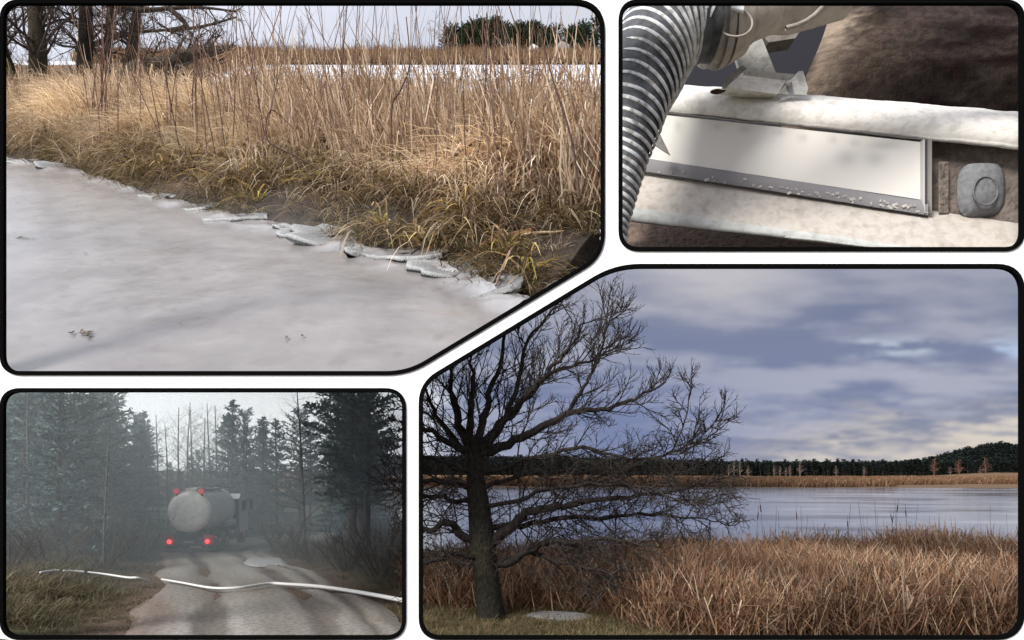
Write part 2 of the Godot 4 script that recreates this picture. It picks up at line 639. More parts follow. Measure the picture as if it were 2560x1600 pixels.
# ---------------------------------------------------------------- scene one: ice and dry bank on a rising slope
const T1 := 0.608
const C1 := -6.13
func plane1(d: float) -> float: return CY + C1 + T1 * d
func edge1(u: float) -> float:      # distance of the ragged ice edge along each direction u
	var y := lut([[-0.1, 350], [0.004, 372], [0.068, 400], [0.10, 425], [0.157, 465], [0.198, 492], [0.24, 518], [0.27, 528], [0.30, 552], [0.343, 566], [0.36, 596], [0.41, 600], [0.446, 640], [0.475, 676], [0.512, 700], [0.55, 735], [0.65, 800]], u)
	var s := (VH - y / 1512.0) * H
	return -C1 / (T1 - s)
func near1(u: float) -> float:      # the slope is cut off behind the board along the slanting bar
	if u < 0.395: return 13.3
	var v := (928.0 + 14.0 - (u * 2560.0 - 1019.0) * 0.603) / 1600.0
	return maxf(13.3, -C1 / (T1 - (VH - v) * H))
func uof(x: float, d: float) -> float: return x / (W * d) + 0.5
func bank1(x: float, d: float) -> float:
	var u := uof(x, d)
	var e := d - edge1(u)
	var h := -0.22 + 0.32 * ss(0, 1.2, e) + 0.9 * ss(0.8, 5, e) + 1.0 * ss(4, 16, e)
	h += 0.22 * nz.get_noise_2d(x * 9, d * 9) * ss(-0.5, 2, e) + 0.07 * nz.get_noise_2d(x * 45, d * 45)
	return plane1(d) + h
func end1(u: float) -> float: return edge1(u) + lut([[0, 20], [0.2, 18], [0.4, 13], [0.6, 12]], u)

func scene_one():
	# ice
	var rows := []
	var cols := []
	var nr := 150
	for i in nr:
		var row := []
		var cl := []
		for j in 190:
			var u := lerpf(-0.03, 0.598, j / 189.0)
			var d0 := near1(u)
			var d1 := edge1(u) + 0.30 * nz.get_noise_1d(u * 900.0) + 0.45 * nz.get_noise_1d(u * 3000.0 + 50)
			d1 = maxf(d1, d0 + 0.05)
			var f := float(i) / (nr - 1)
			var d := d0 * pow(d1 / d0, f)
			var x := (u - 0.5) * W * d
			var lip: float = ss(2.2, 0.2, d1 - d)
			var hgt := 0.035 * nz.get_noise_2d(x * 14, d * 14) + lip * (0.10 + 0.16 * nz.get_noise_2d(x * 60, d * 60)) + 0.015 * nz.get_noise_2d(x * 60, d * 60)
			row.append(Vector3(x, plane1(d) + hgt, -d))
			var n1 := nz.get_noise_2d(x * 5.0, d * 5.0)
			var n2 := nz.get_noise_2d(x * 22 + 77, d * 40)
			var n3 := nz.get_noise_2d(x * 9 + 300, d * 16 + 90)
			var c := Color(0.185, 0.172, 0.163).lerp(Color(0.250, 0.236, 0.226), clampf(0.5 + 1.1 * n1 + 0.9 * n2, 0, 1))
			c = c.lerp(Color(0.27, 0.258, 0.25), ss(0.2, 0.7, n3) * 0.18)
			c = c.lerp(Color(0.175, 0.148, 0.135), ss(0.22, 0.6, nz.get_noise_2d(x * 6 - 200, d * 9 + 40)) * 0.55)
			c = c.lerp(Color(0.16, 0.145, 0.138), ss(1.6, 0.0, absf(d1 - d - 1.6)) * ss(-0.1, 0.4, n2) * 0.6)
			var n4 := nz.get_noise_2d(x * 60 + 20, d * 110)
			c = c.lerp(Color(0.38, 0.365, 0.36), ss(0.1, 0.6, n4) * 0.10).lerp(Color(0.15, 0.135, 0.13), ss(0.30, 0.55, nz.get_noise_2d(x * 90 - 60, d * 90)) * 0.4)
			c = c.lerp(Color(0.19, 0.175, 0.17), ss(5.0, 1.0, d1 - d) * 0.45)
			c = c.lerp(Color(0.42, 0.42, 0.425), lip * ss(-0.15, 0.35, n2))
			cl.append(c)
		rows.append(row)
		cols.append(cl)
	# a broken, steep lip down to the mud
	var last := []
	var lastc := []
	for j in 190:
		last.append(rows[nr - 1][j] + Vector3(0, -0.35, -0.04))
		lastc.append(Color(0.45, 0.45, 0.45))
	rows.append(last)
	cols.append(lastc)
	var mb := MB.new()
	mb.sheet(rows, cols, Vector3(0, 1, 0.3))
	var ice := obj("ice", mb, M.ice)
	tag(ice, "pale grey frozen puddle with rough broken white edge", "ice", "", "structure")
	# bank
	rows = []
	cols = []
	for i in 90:
		var row := []
		var cl := []
		for j in 150:
			var u := lerpf(-0.03, 0.598, j / 149.0)
			var d0 := maxf(edge1(u) - 1.5, near1(u) + 0.1)
			var d := d0 * pow((end1(u) + 6) / d0, float(i) / 89.0)
			var x := (u - 0.5) * W * d
			var y := bank1(x, d) - 2.5 * ss(end1(u) - 1, end1(u) + 6, d)
			row.append(Vector3(x, y, -d))
			var n1 := nz.get_noise_2d(x * 16, d * 16)
			var e := d - edge1(u)
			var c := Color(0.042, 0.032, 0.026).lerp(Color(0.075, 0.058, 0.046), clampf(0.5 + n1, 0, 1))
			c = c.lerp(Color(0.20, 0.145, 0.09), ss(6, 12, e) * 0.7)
			cl.append(c)
		if i == 0:
			var low := []
			for p in row: low.append(Vector3(p.x, plane1(-p.z) - 0.3, p.z + 0.04))
			rows.append(low)
			cols.append(cl)
		rows.append(row)
		cols.append(cl)
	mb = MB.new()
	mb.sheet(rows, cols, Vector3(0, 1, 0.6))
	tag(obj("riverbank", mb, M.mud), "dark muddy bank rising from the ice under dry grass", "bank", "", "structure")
	# frozen lake beyond, rising with the slope
	rows = []
	for i in 24:
		var row := []
		for j in 40:
			var u := lerpf(-0.08, 0.598, j / 39.0)
			var d: float = lerpf(end1(u) + 4, 150, i / 23.0)
			var y := plane1(d) + 4.8 * ss(70, 150, d)
			row.append(Vector3((u - 0.5) * W * d, y, -d))
		rows.append(row)
	mb = MB.new()
	mb.sheet(rows, Color(1, 1, 1), Vector3(0, 1, 0.3))
	tag(obj("frozen_lake", mb, M.snowice), "white frozen lake behind the reeds on the bank", "lake", "", "structure")
	# far meadow behind the lake
	rows = []
	for i in 8:
		var row := []
		for j in 30:
			var u := lerpf(-0.12, 0.60, j / 29.0)
			var d: float = [lerpf(60, 134, ss(0.10, 0.26, u)), 0, 0, 0, 0, 0, 0, 0][0] + i * 9.0
			var y := plane1(d) + 4.8 * ss(70, 150, d) + 0.5 + 0.4 * i / 7.0
			row.append(Vector3((u - 0.5) * W * d, y, -d))
		rows.append(row)
	mb = MB.new()
	mb.sheet(rows, Color(0.22, 0.145, 0.085), Vector3(0, 1, 0.3))
	tag(obj("far_meadow", mb, M.mud), "brown meadow on the far side of the white lake", "meadow", "", "structure")

	# grass
	var tan_cols := [Color(0.58, 0.485, 0.375), Color(0.66, 0.575, 0.465), Color(0.46, 0.365, 0.27), Color(0.76, 0.69, 0.58), Color(0.34, 0.245, 0.17)]
	var low_cols := [Color(0.42, 0.33, 0.20), Color(0.52, 0.42, 0.27), Color(0.20, 0.21, 0.08), Color(0.24, 0.165, 0.11), Color(0.62, 0.51, 0.36)]
	var meshes := []
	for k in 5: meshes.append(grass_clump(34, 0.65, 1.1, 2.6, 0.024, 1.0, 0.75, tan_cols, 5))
	var xfs := []
	var cs := []
	while xfs.size() < 3600:
		var u := rr(-0.03, 0.597)
		var d := edge1(u) + (end1(u) - edge1(u)) * pow(rng.randf(), 0.75) + 1.2
		if d < near1(u) + 0.4: continue
		if rng.randf() > d / 60.0: continue
		var e := d - edge1(u)
		var x := (u - 0.5) * W * d
		var gn := nz.get_noise_2d(x * 14 + 500, d * 14)
		var wz := lerpf(2.5, 8.0, ss(0.06, 0.32, u))
		if rng.randf() > ss(wz - 1.5, wz + 1.5, e + 5.0 * gn) + 0.02: continue
		var b := Basis.from_euler(Vector3(rr(-0.3, 0.3), rr(0, TAU), rr(-0.3, 0.3))).scaled(Vector3.ONE * rr(0.7, 1.15) * lerpf(0.7, 1.1, ss(2, 10, e)) * (1.0 + 0.6 * gn))
		xfs.append(Transform3D(b, Vector3(x, bank1(x, d) - 0.05, -d)))
		var k := rr(0.9, 1.25) * (1.0 + 0.7 * gn)
		cs.append(Color(k, k * rr(0.97, 1.02), k * rr(0.92, 1.04)))
	multi("dry_grass", meshes, xfs, cs, M.straw, "matted tan dry grass covering the bank above the ice", "grass")
	# long blades fallen over the dark mud
	meshes = []
	for k in 6: meshes.append(grass_clump(9, 0.7, 1.2, 2.9, 0.032, 3.6, 0.9, [Color(0.58, 0.47, 0.33), Color(0.70, 0.59, 0.45), Color(0.44, 0.34, 0.19), Color(0.46, 0.35, 0.26), Color(0.26, 0.175, 0.12)], 6))
	xfs = []; cs = []
	while xfs.size() < 2000:
		var u := rr(-0.03, 0.597)
		var e := rr(0.9, 10.5)
		var d := edge1(u) + e
		if d < near1(u) + 0.4 or rng.randf() > d / 45.0: continue
		var x := (u - 0.5) * W * d
		if nz.get_noise_2d(x * 26, d * 26 + 300) < -0.05 + 0.45 * ss(4.0, 0.8, e): continue
		xfs.append(Transform3D(Basis.from_euler(Vector3(rr(-0.3, 0.3), rr(0, TAU), rr(-0.3, 0.3))).scaled(Vector3.ONE * rr(0.55, 1.15)), Vector3(x, bank1(x, d) - 0.03, -d)))
		var k := rr(0.3, 0.75) + 0.35 * float(rng.randf() < 0.22)
		cs.append(Color(k, k, k))
	multi("fallen_grass", meshes, xfs, cs, M.straw, "long pale blades fallen over dark mud low on the bank", "grass")
	# short half-green growth and litter near the ice
	meshes = []
	for k in 4: meshes.append(grass_clump(26, 0.5, 0.4, 1.0, 0.018, 1.6, 0.8, low_cols))
	xfs = []; cs = []
	while xfs.size() < 1300:
		var u := rr(-0.04, 0.597)
		var e := rr(0.1, 6.5)
		var d := edge1(u) + e
		if d < near1(u) + 0.3: continue
		if rng.randf() > d / 42.0: continue
		var x := (u - 0.5) * W * d
		if nz.get_noise_2d(x * 22, d * 22 + 90) < -0.05 + 0.15 * ss(2, 0, e): continue
		var b := Basis.from_euler(Vector3(rr(-0.4, 0.4), rr(0, TAU), rr(-0.4, 0.4))).scaled(Vector3(1, rr(0.5, 1.0), 1) * rr(0.6, 1.2))
		xfs.append(Transform3D(b, Vector3(x, bank1(x, d) - 0.03, -d)))
		var k := rr(0.35, 0.85)
		cs.append(Color(k, k, k))
	multi("short_grass", meshes, xfs, cs, M.straw, "short wilted half green grass and litter at the ice edge", "grass")
	# upright reeds at the back of the bank
	meshes = []
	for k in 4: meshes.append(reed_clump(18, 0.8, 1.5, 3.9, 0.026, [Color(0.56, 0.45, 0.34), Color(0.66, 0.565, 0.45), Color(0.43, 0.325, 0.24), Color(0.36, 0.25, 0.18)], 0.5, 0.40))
	xfs = []; cs = []
	while xfs.size() < 1650:
		var u := rr(-0.03, 0.597)
		var f := rr(0.5, 1.05)
		var d := lerpf(edge1(u), end1(u), f)
		if u > 0.47 and nz.get_noise_1d(u * 4000) < -0.15 and f > 0.85: continue
		var x := (u - 0.5) * W * d
		var b := Basis.from_euler(Vector3(0, rr(0, TAU), 0)).scaled(Vector3.ONE * rr(0.6, 1.05) * lerpf(1.0, 1.12, ss(0.2, 0.5, u)) * (1.0 + 0.5 * nz.get_noise_1d(u * 2500)) * (1.0 + 0.16 * float(f > 0.8 and u > 0.22)))
		xfs.append(Transform3D(b, Vector3(x, bank1(x, d) - 0.1, -d)))
		var k := rr(0.75, 1.15)
		cs.append(Color(k, k * 0.97, k * 0.93))
	multi("bank_reeds", meshes, xfs, cs, M.straw, "upright tan reeds along the back of the dry bank", "reeds")
	# far reed belt beyond the lake
	meshes = [reed_clump(60, 2.2, 1.5, 2.6, 0.06, [Color(0.28, 0.185, 0.11), Color(0.34, 0.23, 0.14), Color(0.22, 0.14, 0.085)], 0.1)]
	xfs = []; cs = []
	for i in 1700:
		var u := rr(0.08, 0.60)
		var d := rr(133, 158)
		if i > 900:
			u = rr(-0.03, 0.27)
			d = lerpf(60, 134, ss(0.10, 0.26, u)) + rr(0, 26)
		var x := (u - 0.5) * W * d
		xfs.append(Transform3D(Basis.from_euler(Vector3(0, rr(0, TAU), 0)).scaled(Vector3.ONE * rr(0.7, 1.1)), Vector3(x, plane1(d) + 4.8 * ss(70, 150, d) + 0.1, -d)))
		cs.append(g1(rr(0.8, 1.2)))
	multi("far_reeds", meshes, xfs, cs, M.straw, "brown reed belt on the far shore of the white lake", "reeds")

	# tall thin stems in front
	var protos := []
	for k in 7:
		mb = MB.new()
		var L := rr(7.0, 9.5)
		var pts := stem_pts(Vector3(0, -0.1, 0), Vector3(rr(-0.14, 0.2), 1, rr(-0.1, 0.1)).normalized(), L, 9, 0.035, 0.0)
		var col: Color = [Color(0.22, 0.135, 0.105), Color(0.36, 0.25, 0.19), Color(0.12, 0.078, 0.064)][k % 3]
		mb.tube(pts, taper(0.022, 0.009, 10), 4, col)
		sprout(mb, pts, 0.35, 4, 2.4, 0.008, 0, col, 0.5, 0.4)
		protos.append(mb.mesh())
	for i in 150:
		var u := rr(0.08, 0.585)
		if i % 4 == 0: u = rr(0.33, 0.56)
		var d := edge1(u) + rr(3.0, 9.5)
		if d < near1(u) + 2: continue
		var x := (u - 0.5) * W * d
		var o := obj("tall_weed", protos[i % 7], M.straw)
		o.position = Vector3(x, bank1(x, d) - 0.1, -d)
		o.rotation = Vector3(rr(-0.08, 0.08), rr(0, TAU), rr(-0.24, 0.12) * (2.2 if rng.randf() < 0.3 else 0.7))
		o.scale = Vector3.ONE * rr(0.75, 1.15) * d / 26.0
		var tone: String = ["reddish brown", "pale tan", "dark brown"][(i % 7) % 3]
		var part := "left part" if u < 0.26 else ("middle" if u < 0.42 else "right part")
		tag(o, "tall thin bare %s weed rising from grass in the %s of the bank" % [tone, part], "weed", "%s weeds in the %s of the bank" % [tone, part])
	# a few stems bend over in wide arcs
	for a in [[[690, 300], [640, 260], [632, 330], [700, 370], [790, 420]], [[1380, 380], [1330, 330], [1300, 292], [1230, 280], [1130, 330], [1060, 380]], [[960, 40], [968, 150], [948, 210], [925, 260], [930, 420]], [[1150, 30], [1145, 260], [1120, 400], [1090, 480]], [[1270, 60], [1310, 200], [1350, 330], [1370, 470]]]:
		mb = MB.new()
		var pts := []
		var n: int = a.size()
		var u0: float = a[n - 1][0] / 2420.0
		var dd := edge1(u0) + 4.5
		for q in a: pts.append(P(q[0] * 1.058, q[1] * 1.058, dd))
		var sm := smooth(pts, 5)
		mb.tube(sm, taper(0.02, 0.045, sm.size()), 5, Color(0.13, 0.085, 0.07))
		var names := {690: "dark stem looping in a hook low in the dry grass", 1380: "pale stem bent over in a wide arc across the reeds at right", 960: "dark stem with a kink standing before the white lake", 1150: "dark upright stem in the middle of the reeds right of the kinked one", 1270: "dark slanting stem near the right rim before the pines"}
		tag(obj("bent_weed", mb, M.bark), names[a[0][0]], "weed")

	# yellow-green sedge tufts along the ice
	var tp := []
	for k in 3: tp.append(grass_clump(17, 0.14, 1.1, 2.1, 0.045, 1.5, 0.75, [Color(0.66, 0.50, 0.16), Color(0.50, 0.43, 0.12), Color(0.74, 0.57, 0.28), Color(0.34, 0.32, 0.09)], 5))
	var k2 := 0
	for q in [[55, 352], [225, 385], [330, 425], [395, 440], [470, 455], [610, 495], [640, 470], [730, 490], [520, 440], [300, 405], [1010, 590], [1090, 560], [1240, 655], [1190, 620], [810, 360], [1000, 510], [905, 560]]:
		var u: float = q[0] / 2420.0
		var d: float = maxf(-C1 / (T1 - (VH - q[1] / 1512.0) * H), edge1(u) + 0.35)
		var x := (u - 0.5) * W * d
		var o := obj("sedge_tuft", tp[k2 % 3], M.straw)
		o.position = Vector3(x, bank1(x, d) - 0.02, -d)
		o.rotation.y = rr(0, TAU)
		o.scale = Vector3.ONE * rr(0.8, 1.15)
		tag(o, "yellowish green arching sedge tuft on mud at the ice edge", "grass tuft", "sedge tufts along the ice edge")
		k2 += 1
	# thin broken plates of ice pushed up along the edge
	var spots := [[720, 548, 0.9, 0.10, "clear ice plate with crumpled rim left of the largest plate"], [790, 562, 1.25, 0.12, "largest clear ice plate pushed up on the mud in mid edge"], [690, 536, 0.5, 0.08, "small white ice shard touching the sedge left of the clear plates"], [560, 502, 0.95, 0.09, "grey ice plate lying against the grass left of the clear plates"], [470, 470, 0.6, 0.10, "small rounded ice plate beside a sedge tuft on the edge"], [370, 455, 0.6, 0.07, "thin ice sliver lying at the mud between two sedge tufts"], [880, 590, 0.7, 0.11, "pointed ice shard standing at the notch in the ice edge"], [960, 606, 1.2, 0.12, "frosted ice plate just right of the notch in the ice edge"], [1060, 634, 1.0, 0.11, "frosted ice plate before the bare mud near the right end"], [1150, 680, 0.9, 0.10, "white crumbling ice plate nearest the slanting bar"], [130, 392, 0.9, 0.07, "thin white ice flake near the far left end of the edge"], [60, 378, 0.7, 0.06, "leftmost small white ice flake on the edge"]]
	for q in spots:
		var u: float = q[0] / 2420.0
		var d := edge1(u) - 0.25
		if d < near1(u) + 0.5: continue
		var x := (u - 0.5) * W * d
		mb = MB.new()
		var rim := []
		var nn := 17
		for i in nn:
			var a := TAU * i / nn
			var er: float = q[2] * (0.72 + 0.55 * rng.randf())
			rim.append(Vector3(cos(a) * er * 1.15, 0, sin(a) * er * 0.8))
		var rws := []
		for lv in [[0.15, 0.0, 0.0], [0.6, 0.015, 0.02], [0.86, 0.03, 0.035], [1.0, 0.045, 0.0], [1.0, -0.06, 0.0], [0.9, -0.16, 0.0]]:
			var row := []
			for i in nn:
				var p: Vector3 = rim[i] * lv[0]
				p.y = q[3] * (0.45 if lv[1] >= 0 else 0.0) + lv[1] + rr(-1, 1) * lv[2]
				row.append(p)
			rws.append(row)
		var cl := []
		for k in 6:
			var cr := []
			for i in nn: cr.append(Color(0.23, 0.232, 0.232).lerp(Color(0.50, 0.51, 0.51), [0.0, 0.2, 0.6, 1.0, 0.5, 0.1][k] * rr(0.5, 1.0)))
			cl.append(cr)
		mb.sheet(rws, cl, Vector3(0, 1, 0.2), true)
		var o := obj("ice_plate", mb, M.clearice)
		o.position = Vector3(x, plane1(d) + 0.02, -d)
		o.rotation = Vector3(0.50 + rr(-0.06, 0.12), rr(-0.3, 0.3), rr(-0.12, 0.12))
		tag(o, q[4], "ice plate")
	# bits frozen into the ice
	var bits := [[190, 790, 0.32, "brown leaf litter frozen in a dirty patch low on the ice"], [690, 800, 0.22, "dark sliver of bark lying on the ice right of the leaf litter"], [430, 770, 0.10, "tiny dark speck on the ice between litter and bark"], [290, 735, 0.09, "tiny dark leaf bit on the open ice left of middle"], [200, 600, 0.2, "dark twig bit frozen in the ice in the left half"], [60, 565, 0.3, "brown leaf patch frozen in the ice at the left rim"], [560, 690, 0.08, "tiny speck of leaf on the ice in the middle"]]
	for q in bits:
		var u: float = q[0] / 2420.0
		var d: float = -C1 / (T1 - (VH - q[1] / 1512.0) * H)
		mb = MB.new()
		for i in (9 if q[2] > 0.25 else 3):
			var c := Vector3(rr(-1, 1) * q[2], 0, rr(-1, 1) * q[2] * 0.6)
			var a := rr(0, TAU)
			var e1: Vector3 = Vector3(cos(a), 0.05, sin(a)) * q[2] * rr(0.2, 0.45)
			var e2: Vector3 = Vector3(-sin(a), 0.12, cos(a)) * q[2] * rr(0.08, 0.2)
			mb.quad(c - e1, c + e2, c + e1, c - e2 * 0.6, Color(0.10, 0.07, 0.05) * rr(0.7, 1.5))
		var o := obj("leaf_litter", mb, M.bark)
		o.position = Vector3((u - 0.5) * W * d, plane1(d) + 0.05, -d)
		o.rotation.x = 0.545
		tag(o, q[3], "litter")
	# sticks and bark
	var st := [[1120, 596, 1265, 582, 0.13, Color(0.26, 0.14, 0.09), "reddish brown bark strip lying on mud above the ice", "bark_strip"], [1200, 588, 1330, 590, 0.045, Color(0.62, 0.47, 0.31), "pale split stick lying behind the reddish bark strip", "stick"], [495, 385, 570, 345, 0.07, Color(0.46, 0.37, 0.29), "grey broken reed stalk leaning in the grass above the sedge", "stick"], [385, 375, 420, 330, 0.06, Color(0.50, 0.40, 0.31), "short pale broken stalk leaning left of the grey one", "stick"], [970, 600, 1200, 520, 0.035, Color(0.07, 0.06, 0.05), "long dark twig lying on mud beside the green grass", "stick"], [1170, 675, 1230, 585, 0.04, Color(0.42, 0.29, 0.22), "thin pinkish stalk slanting over bare mud near the corner", "stick"], [930, 500, 1090, 440, 0.035, Color(0.10, 0.075, 0.055), "dark twig slanting through the grass in the middle of the bank", "stick"]]
	for q in st:
		mb = MB.new()
		var ua: float = q[0] / 2420.0
		var da: float = -C1 / (T1 - (VH - q[1] / 1512.0) * H)
		var db: float = -C1 / (T1 - (VH - q[3] / 1512.0) * H)
		da = maxf(da * 0.96, near1(ua) + 0.2)
		db = db * 0.96
		var pa := P(q[0] * 1.058, q[1] * 1.058, da)
		var pb := P(q[2] * 1.058, q[3] * 1.058, db)
		pa.y = maxf(pa.y, bank1(pa.x, da) + 0.06)
		pb.y = maxf(pb.y, bank1(pb.x, db) + 0.1)
		var pts := []
		for i in 6: pts.append(pa.lerp(pb, i / 5.0) + Vector3(rr(-0.04, 0.04), 0.07 * sin(i), rr(-0.04, 0.04)))
		mb.tube(pts, [q[4] * 0.7, q[4], q[4] * 1.05, q[4], q[4] * 0.9, q[4] * 0.4], 7, q[5], true)
		tag(obj(q[7], mb, M.bark), q[6], "stick" if q[7] == "stick" else "bark")
	# dead leaves
	for q in [[1060, 455, "curled brown dead leaf caught in the grass in the bank's middle"], [745, 425, "small pale dead leaf low in the grass left of the curled one"]]:
		mb = MB.new()
		var rws := []
		for i in 6:
			var row := []
			for j in 5:
				var a := i / 5.0
				var b := (j / 4.0 - 0.5) * 2
				row.append(Vector3(a * 0.9, 0.22 * b * b + 0.15 * sin(a * 3), b * 0.34 * sin(PI * (a * 0.9 + 0.05))))
			rws.append(row)
		mb.sheet(rws, Color(0.26, 0.16, 0.11), Vector3.UP)
		var u: float = q[0] / 2420.0
		var d: float = -C1 / (T1 - (VH - q[1] / 1512.0) * H) * 0.93
		var o := obj("dead_leaf", mb, M.bark)
		o.position = P(q[0] * 1.058, q[1] * 1.058, d)
		o.position.y = bank1(o.position.x, d) + 0.75
		o.rotation = Vector3(0.7, rr(0, 2), 0.3)
		tag(o, q[2], "leaf")

	# trees on the left
	var defs := [
		[95, 226, 0, 0, 56, 0.78, -0.05, 18, "thick mossy trunk standing second from left behind the dry grass", Color(0.042, 0.038, 0.020)],
		[40, 215, 0, 0, 58, 0.62, -0.36, 10, "slanting mossy trunk leaning out at the far left rim", Color(0.045, 0.05, 0.018)],
		[200, 190, 0, 0, 60, 0.70, 0.02, 18, "thick dark trunk behind slim stems right of the mossy trunk", Color(0.022, 0.020, 0.018)],
		[250, 180, 0, 0, 63, 0.42, 0.05, 16, "slim grey brown tree right of the thick dark trunk", Color(0.07, 0.056, 0.046)],
		[300, 178, 0, 0, 66, 0.55, 0.16, 16, "brown tree with long low branches reaching right over the water", Color(0.075, 0.055, 0.043)]]
	for q in defs:
		var u: float = q[0] / 2420.0
		var d: float = q[4]
		var at := P(q[0] * 1.058, q[1] * 1.058, d)
		var t := bare_tree("bank_tree", q[8], at, 19.0, q[5], Vector3(q[6], 0, 0), q[7] + 10, Color(0.085, 0.066, 0.056), "", 3, q[9])
		t.rotation.y = 0
	# long low boughs over the water
	mb = MB.new()
	for a in [[[255, 10], [330, 24], [400, 20], [480, 18], [560, 28]], [[400, 20], [440, 60], [400, 72], [480, 62], [560, 40]], [[180, 120], [300, 80], [420, 70]]]:
		var pts := []
		for q in a: pts.append(P(q[0] * 1.058, q[1] * 1.058, 60.0))
		pts = smooth(pts, 4)
		mb.tube(pts, taper(0.26, 0.07, pts.size()), 6, Color(0.07, 0.055, 0.045))
		sprout(mb, pts, 0.1, 12, 3.2, 0.07, 2, Color(0.09, 0.07, 0.06), 0.0, 0.9)
	tag(obj("low_bough", mb, M.bark), "dark twiggy bough hanging low across the sky left of the lake", "branch")
	# fallen trunk
	var lg := thing("fallen_tree", "dark fallen trunk with broken limbs lying behind the grass on the left", "log", P(300, 160, 56))
	mb = MB.new()
	var base := P(300, 160, 56)
	var lp := []
	for q in [[285, 205], [330, 165], [400, 150], [470, 125], [530, 118]]: lp.append(P(q[0] * 1.058, q[1] * 1.058, 55.0) - base)
	mb.tube(lp, [0.9, 0.8, 0.6, 0.4, 0.25], 9, Color(0.07, 0.055, 0.045), true)
	obj("trunk", mb, M.bark, lg)
	mb = MB.new()
	sprout(mb, lp, 0.2, 18, 3.5, 0.12, 1, Color(0.08, 0.065, 0.055), 0.1, 0.9)
	obj("limbs", mb, M.bark, lg)
	# brush behind
	var br := thing("bare_bush", "brown leafless bush behind the fallen trunk", "bush", Vector3.ZERO, 0, "leafless bushes on the far shore")
	mb = MB.new()
	for i in 16:
		var th := rr(0, TAU)
		var q := stem_pts(Vector3(cos(th), 0, sin(th)) * rr(0, 1.0), Vector3(cos(th) * 0.5, 1, sin(th) * 0.5).normalized(), rr(2.5, 4.5), 4, 0.12, 0.03)
		mb.tube(q, taper(0.05, 0.02, 5), 3, Color(0.19, 0.14, 0.12))
		sprout(mb, q, 0.15, 9, 1.6, 0.022, 1, Color(0.24, 0.18, 0.155), 0.15, 0.8)
	obj("twigs", mb, M.bark, br)
	br.set_meta("label", "brown leafless bush standing in a row on the far lake shore")
	var first := true
	for i in 30:
		var u := rr(0.16, 0.46)
		var d := rr(158, 166)
		var at := Vector3((u - 0.5) * W * d, plane1(d) + 4.6, -d)
		if first: br.position = at
		else: dup(br, at, rr(0, TAU), rr(0.5, 1.2) * (1.25 if u < 0.3 else 0.8))
		first = false
	for i in 15:
		var u := rr(-0.03, 0.24)
		var d := rr(64, 80)
		dup(br, Vector3((u - 0.5) * W * d, plane1(d) + 1.5, -d), rr(0, TAU), rr(0.6, 1.1), "brown leafless bush behind the trunks on the left of the bank").set_meta("group", "bushes behind the bank trees")
	# pines and two birches on the far shore
	var ms := conifer_meshes(7.5, 3.0, 0.04, 2.2, [Color(0.035, 0.055, 0.03), Color(0.05, 0.07, 0.038)], 0.8)
	var pine := conifer("far_pine", "dark green pine in the row on the far lake shore", "pines on the far lake shore", ms)
	first = true
	for i in 40:
		var u := rr(0.436, 0.597)
		var d := rr(161, 172)
		var at := Vector3((u - 0.5) * W * d, plane1(d) + 4.6, -d)
		var sc := lut([[0.44, 1.1], [0.48, 1.25], [0.53, 1.05], [0.56, 1.05], [0.58, 1.35], [0.62, 1.3]], u) * rr(0.85, 1.1)
		if first:
			pine.position = at
			pine.scale = Vector3.ONE * sc
		else: dup(pine, at, rr(0, TAU), sc)
		first = false
	var bt := bare_tree("far_birch", "leafless brownish tree left of the far pines", P(1085, 118, 162), 9.5, 0.16, Vector3.ZERO, 20, Color(0.2, 0.15, 0.135), "leafless trees on the far shore", 3)
	for q in [[1110, 9.0], [760, 8.0], [980, 7.0], [1130, 9.5]]:
		dup(bt, P(q[0], 132, 160), rr(0, TAU), rr(0.6, 1.0), "leafless brownish tree among the far shore bushes")
	# houses
	for q in [[1262, 128, 0.75, Color(0.75, 0.75, 0.75), "small white house with dark roof before the far pines"], [1205, 131, 0.9, Color(0.16, 0.14, 0.12), "low brown shed left of the white house across the lake"], [1330, 131, 1.1, Color(0.26, 0.25, 0.24), "long grey shed right of the white house across the lake"], [1478, 131, 0.7, Color(0.5, 0.42, 0.32), "beige shed near the right rim across the lake"]]:
		var t := thing("far_house", q[4], "house", P(q[0] * 1.058, q[1] * 1.058, 159.0) + Vector3(0, -0.8, 0), rr(-0.4, 0.4))
		mb = MB.new()
		mb.box(Vector3(0, 1.0, 0), Vector3(3.6, 2.0, 2.6) * q[2], q[3])
		for s in [-1, 1]:
			var z: float = 1.3 * q[2] * s
			mb.tri(Vector3(-1.8 * q[2], 1.0 + q[2], z), Vector3(1.8 * q[2], 1.0 + q[2], z), Vector3(0, 1.0 + 2.3 * q[2], z), q[3])
		obj("wall", mb, M.plain, t)
		mb = MB.new()
		for s in [-1, 1]:
			var a := Vector3(0, 1.05 + 2.35 * q[2], 1.5 * q[2])
			var b := Vector3(2.0 * q[2] * s, 0.95 + q[2], 1.5 * q[2])
			mb.quad(a, b, b + Vector3(0, 0, -3.0 * q[2]), a + Vector3(0, 0, -3.0 * q[2]), Color(0.09, 0.08, 0.08))
		obj("roof", mb, M.plain, t)
		mb = MB.new()
		mb.box(Vector3(0.2, 1.1, 1.31 * q[2]), Vector3(0.5, 0.6, 0.06), Color(0.03, 0.03, 0.035))
		obj("window", mb, M.plain, t)

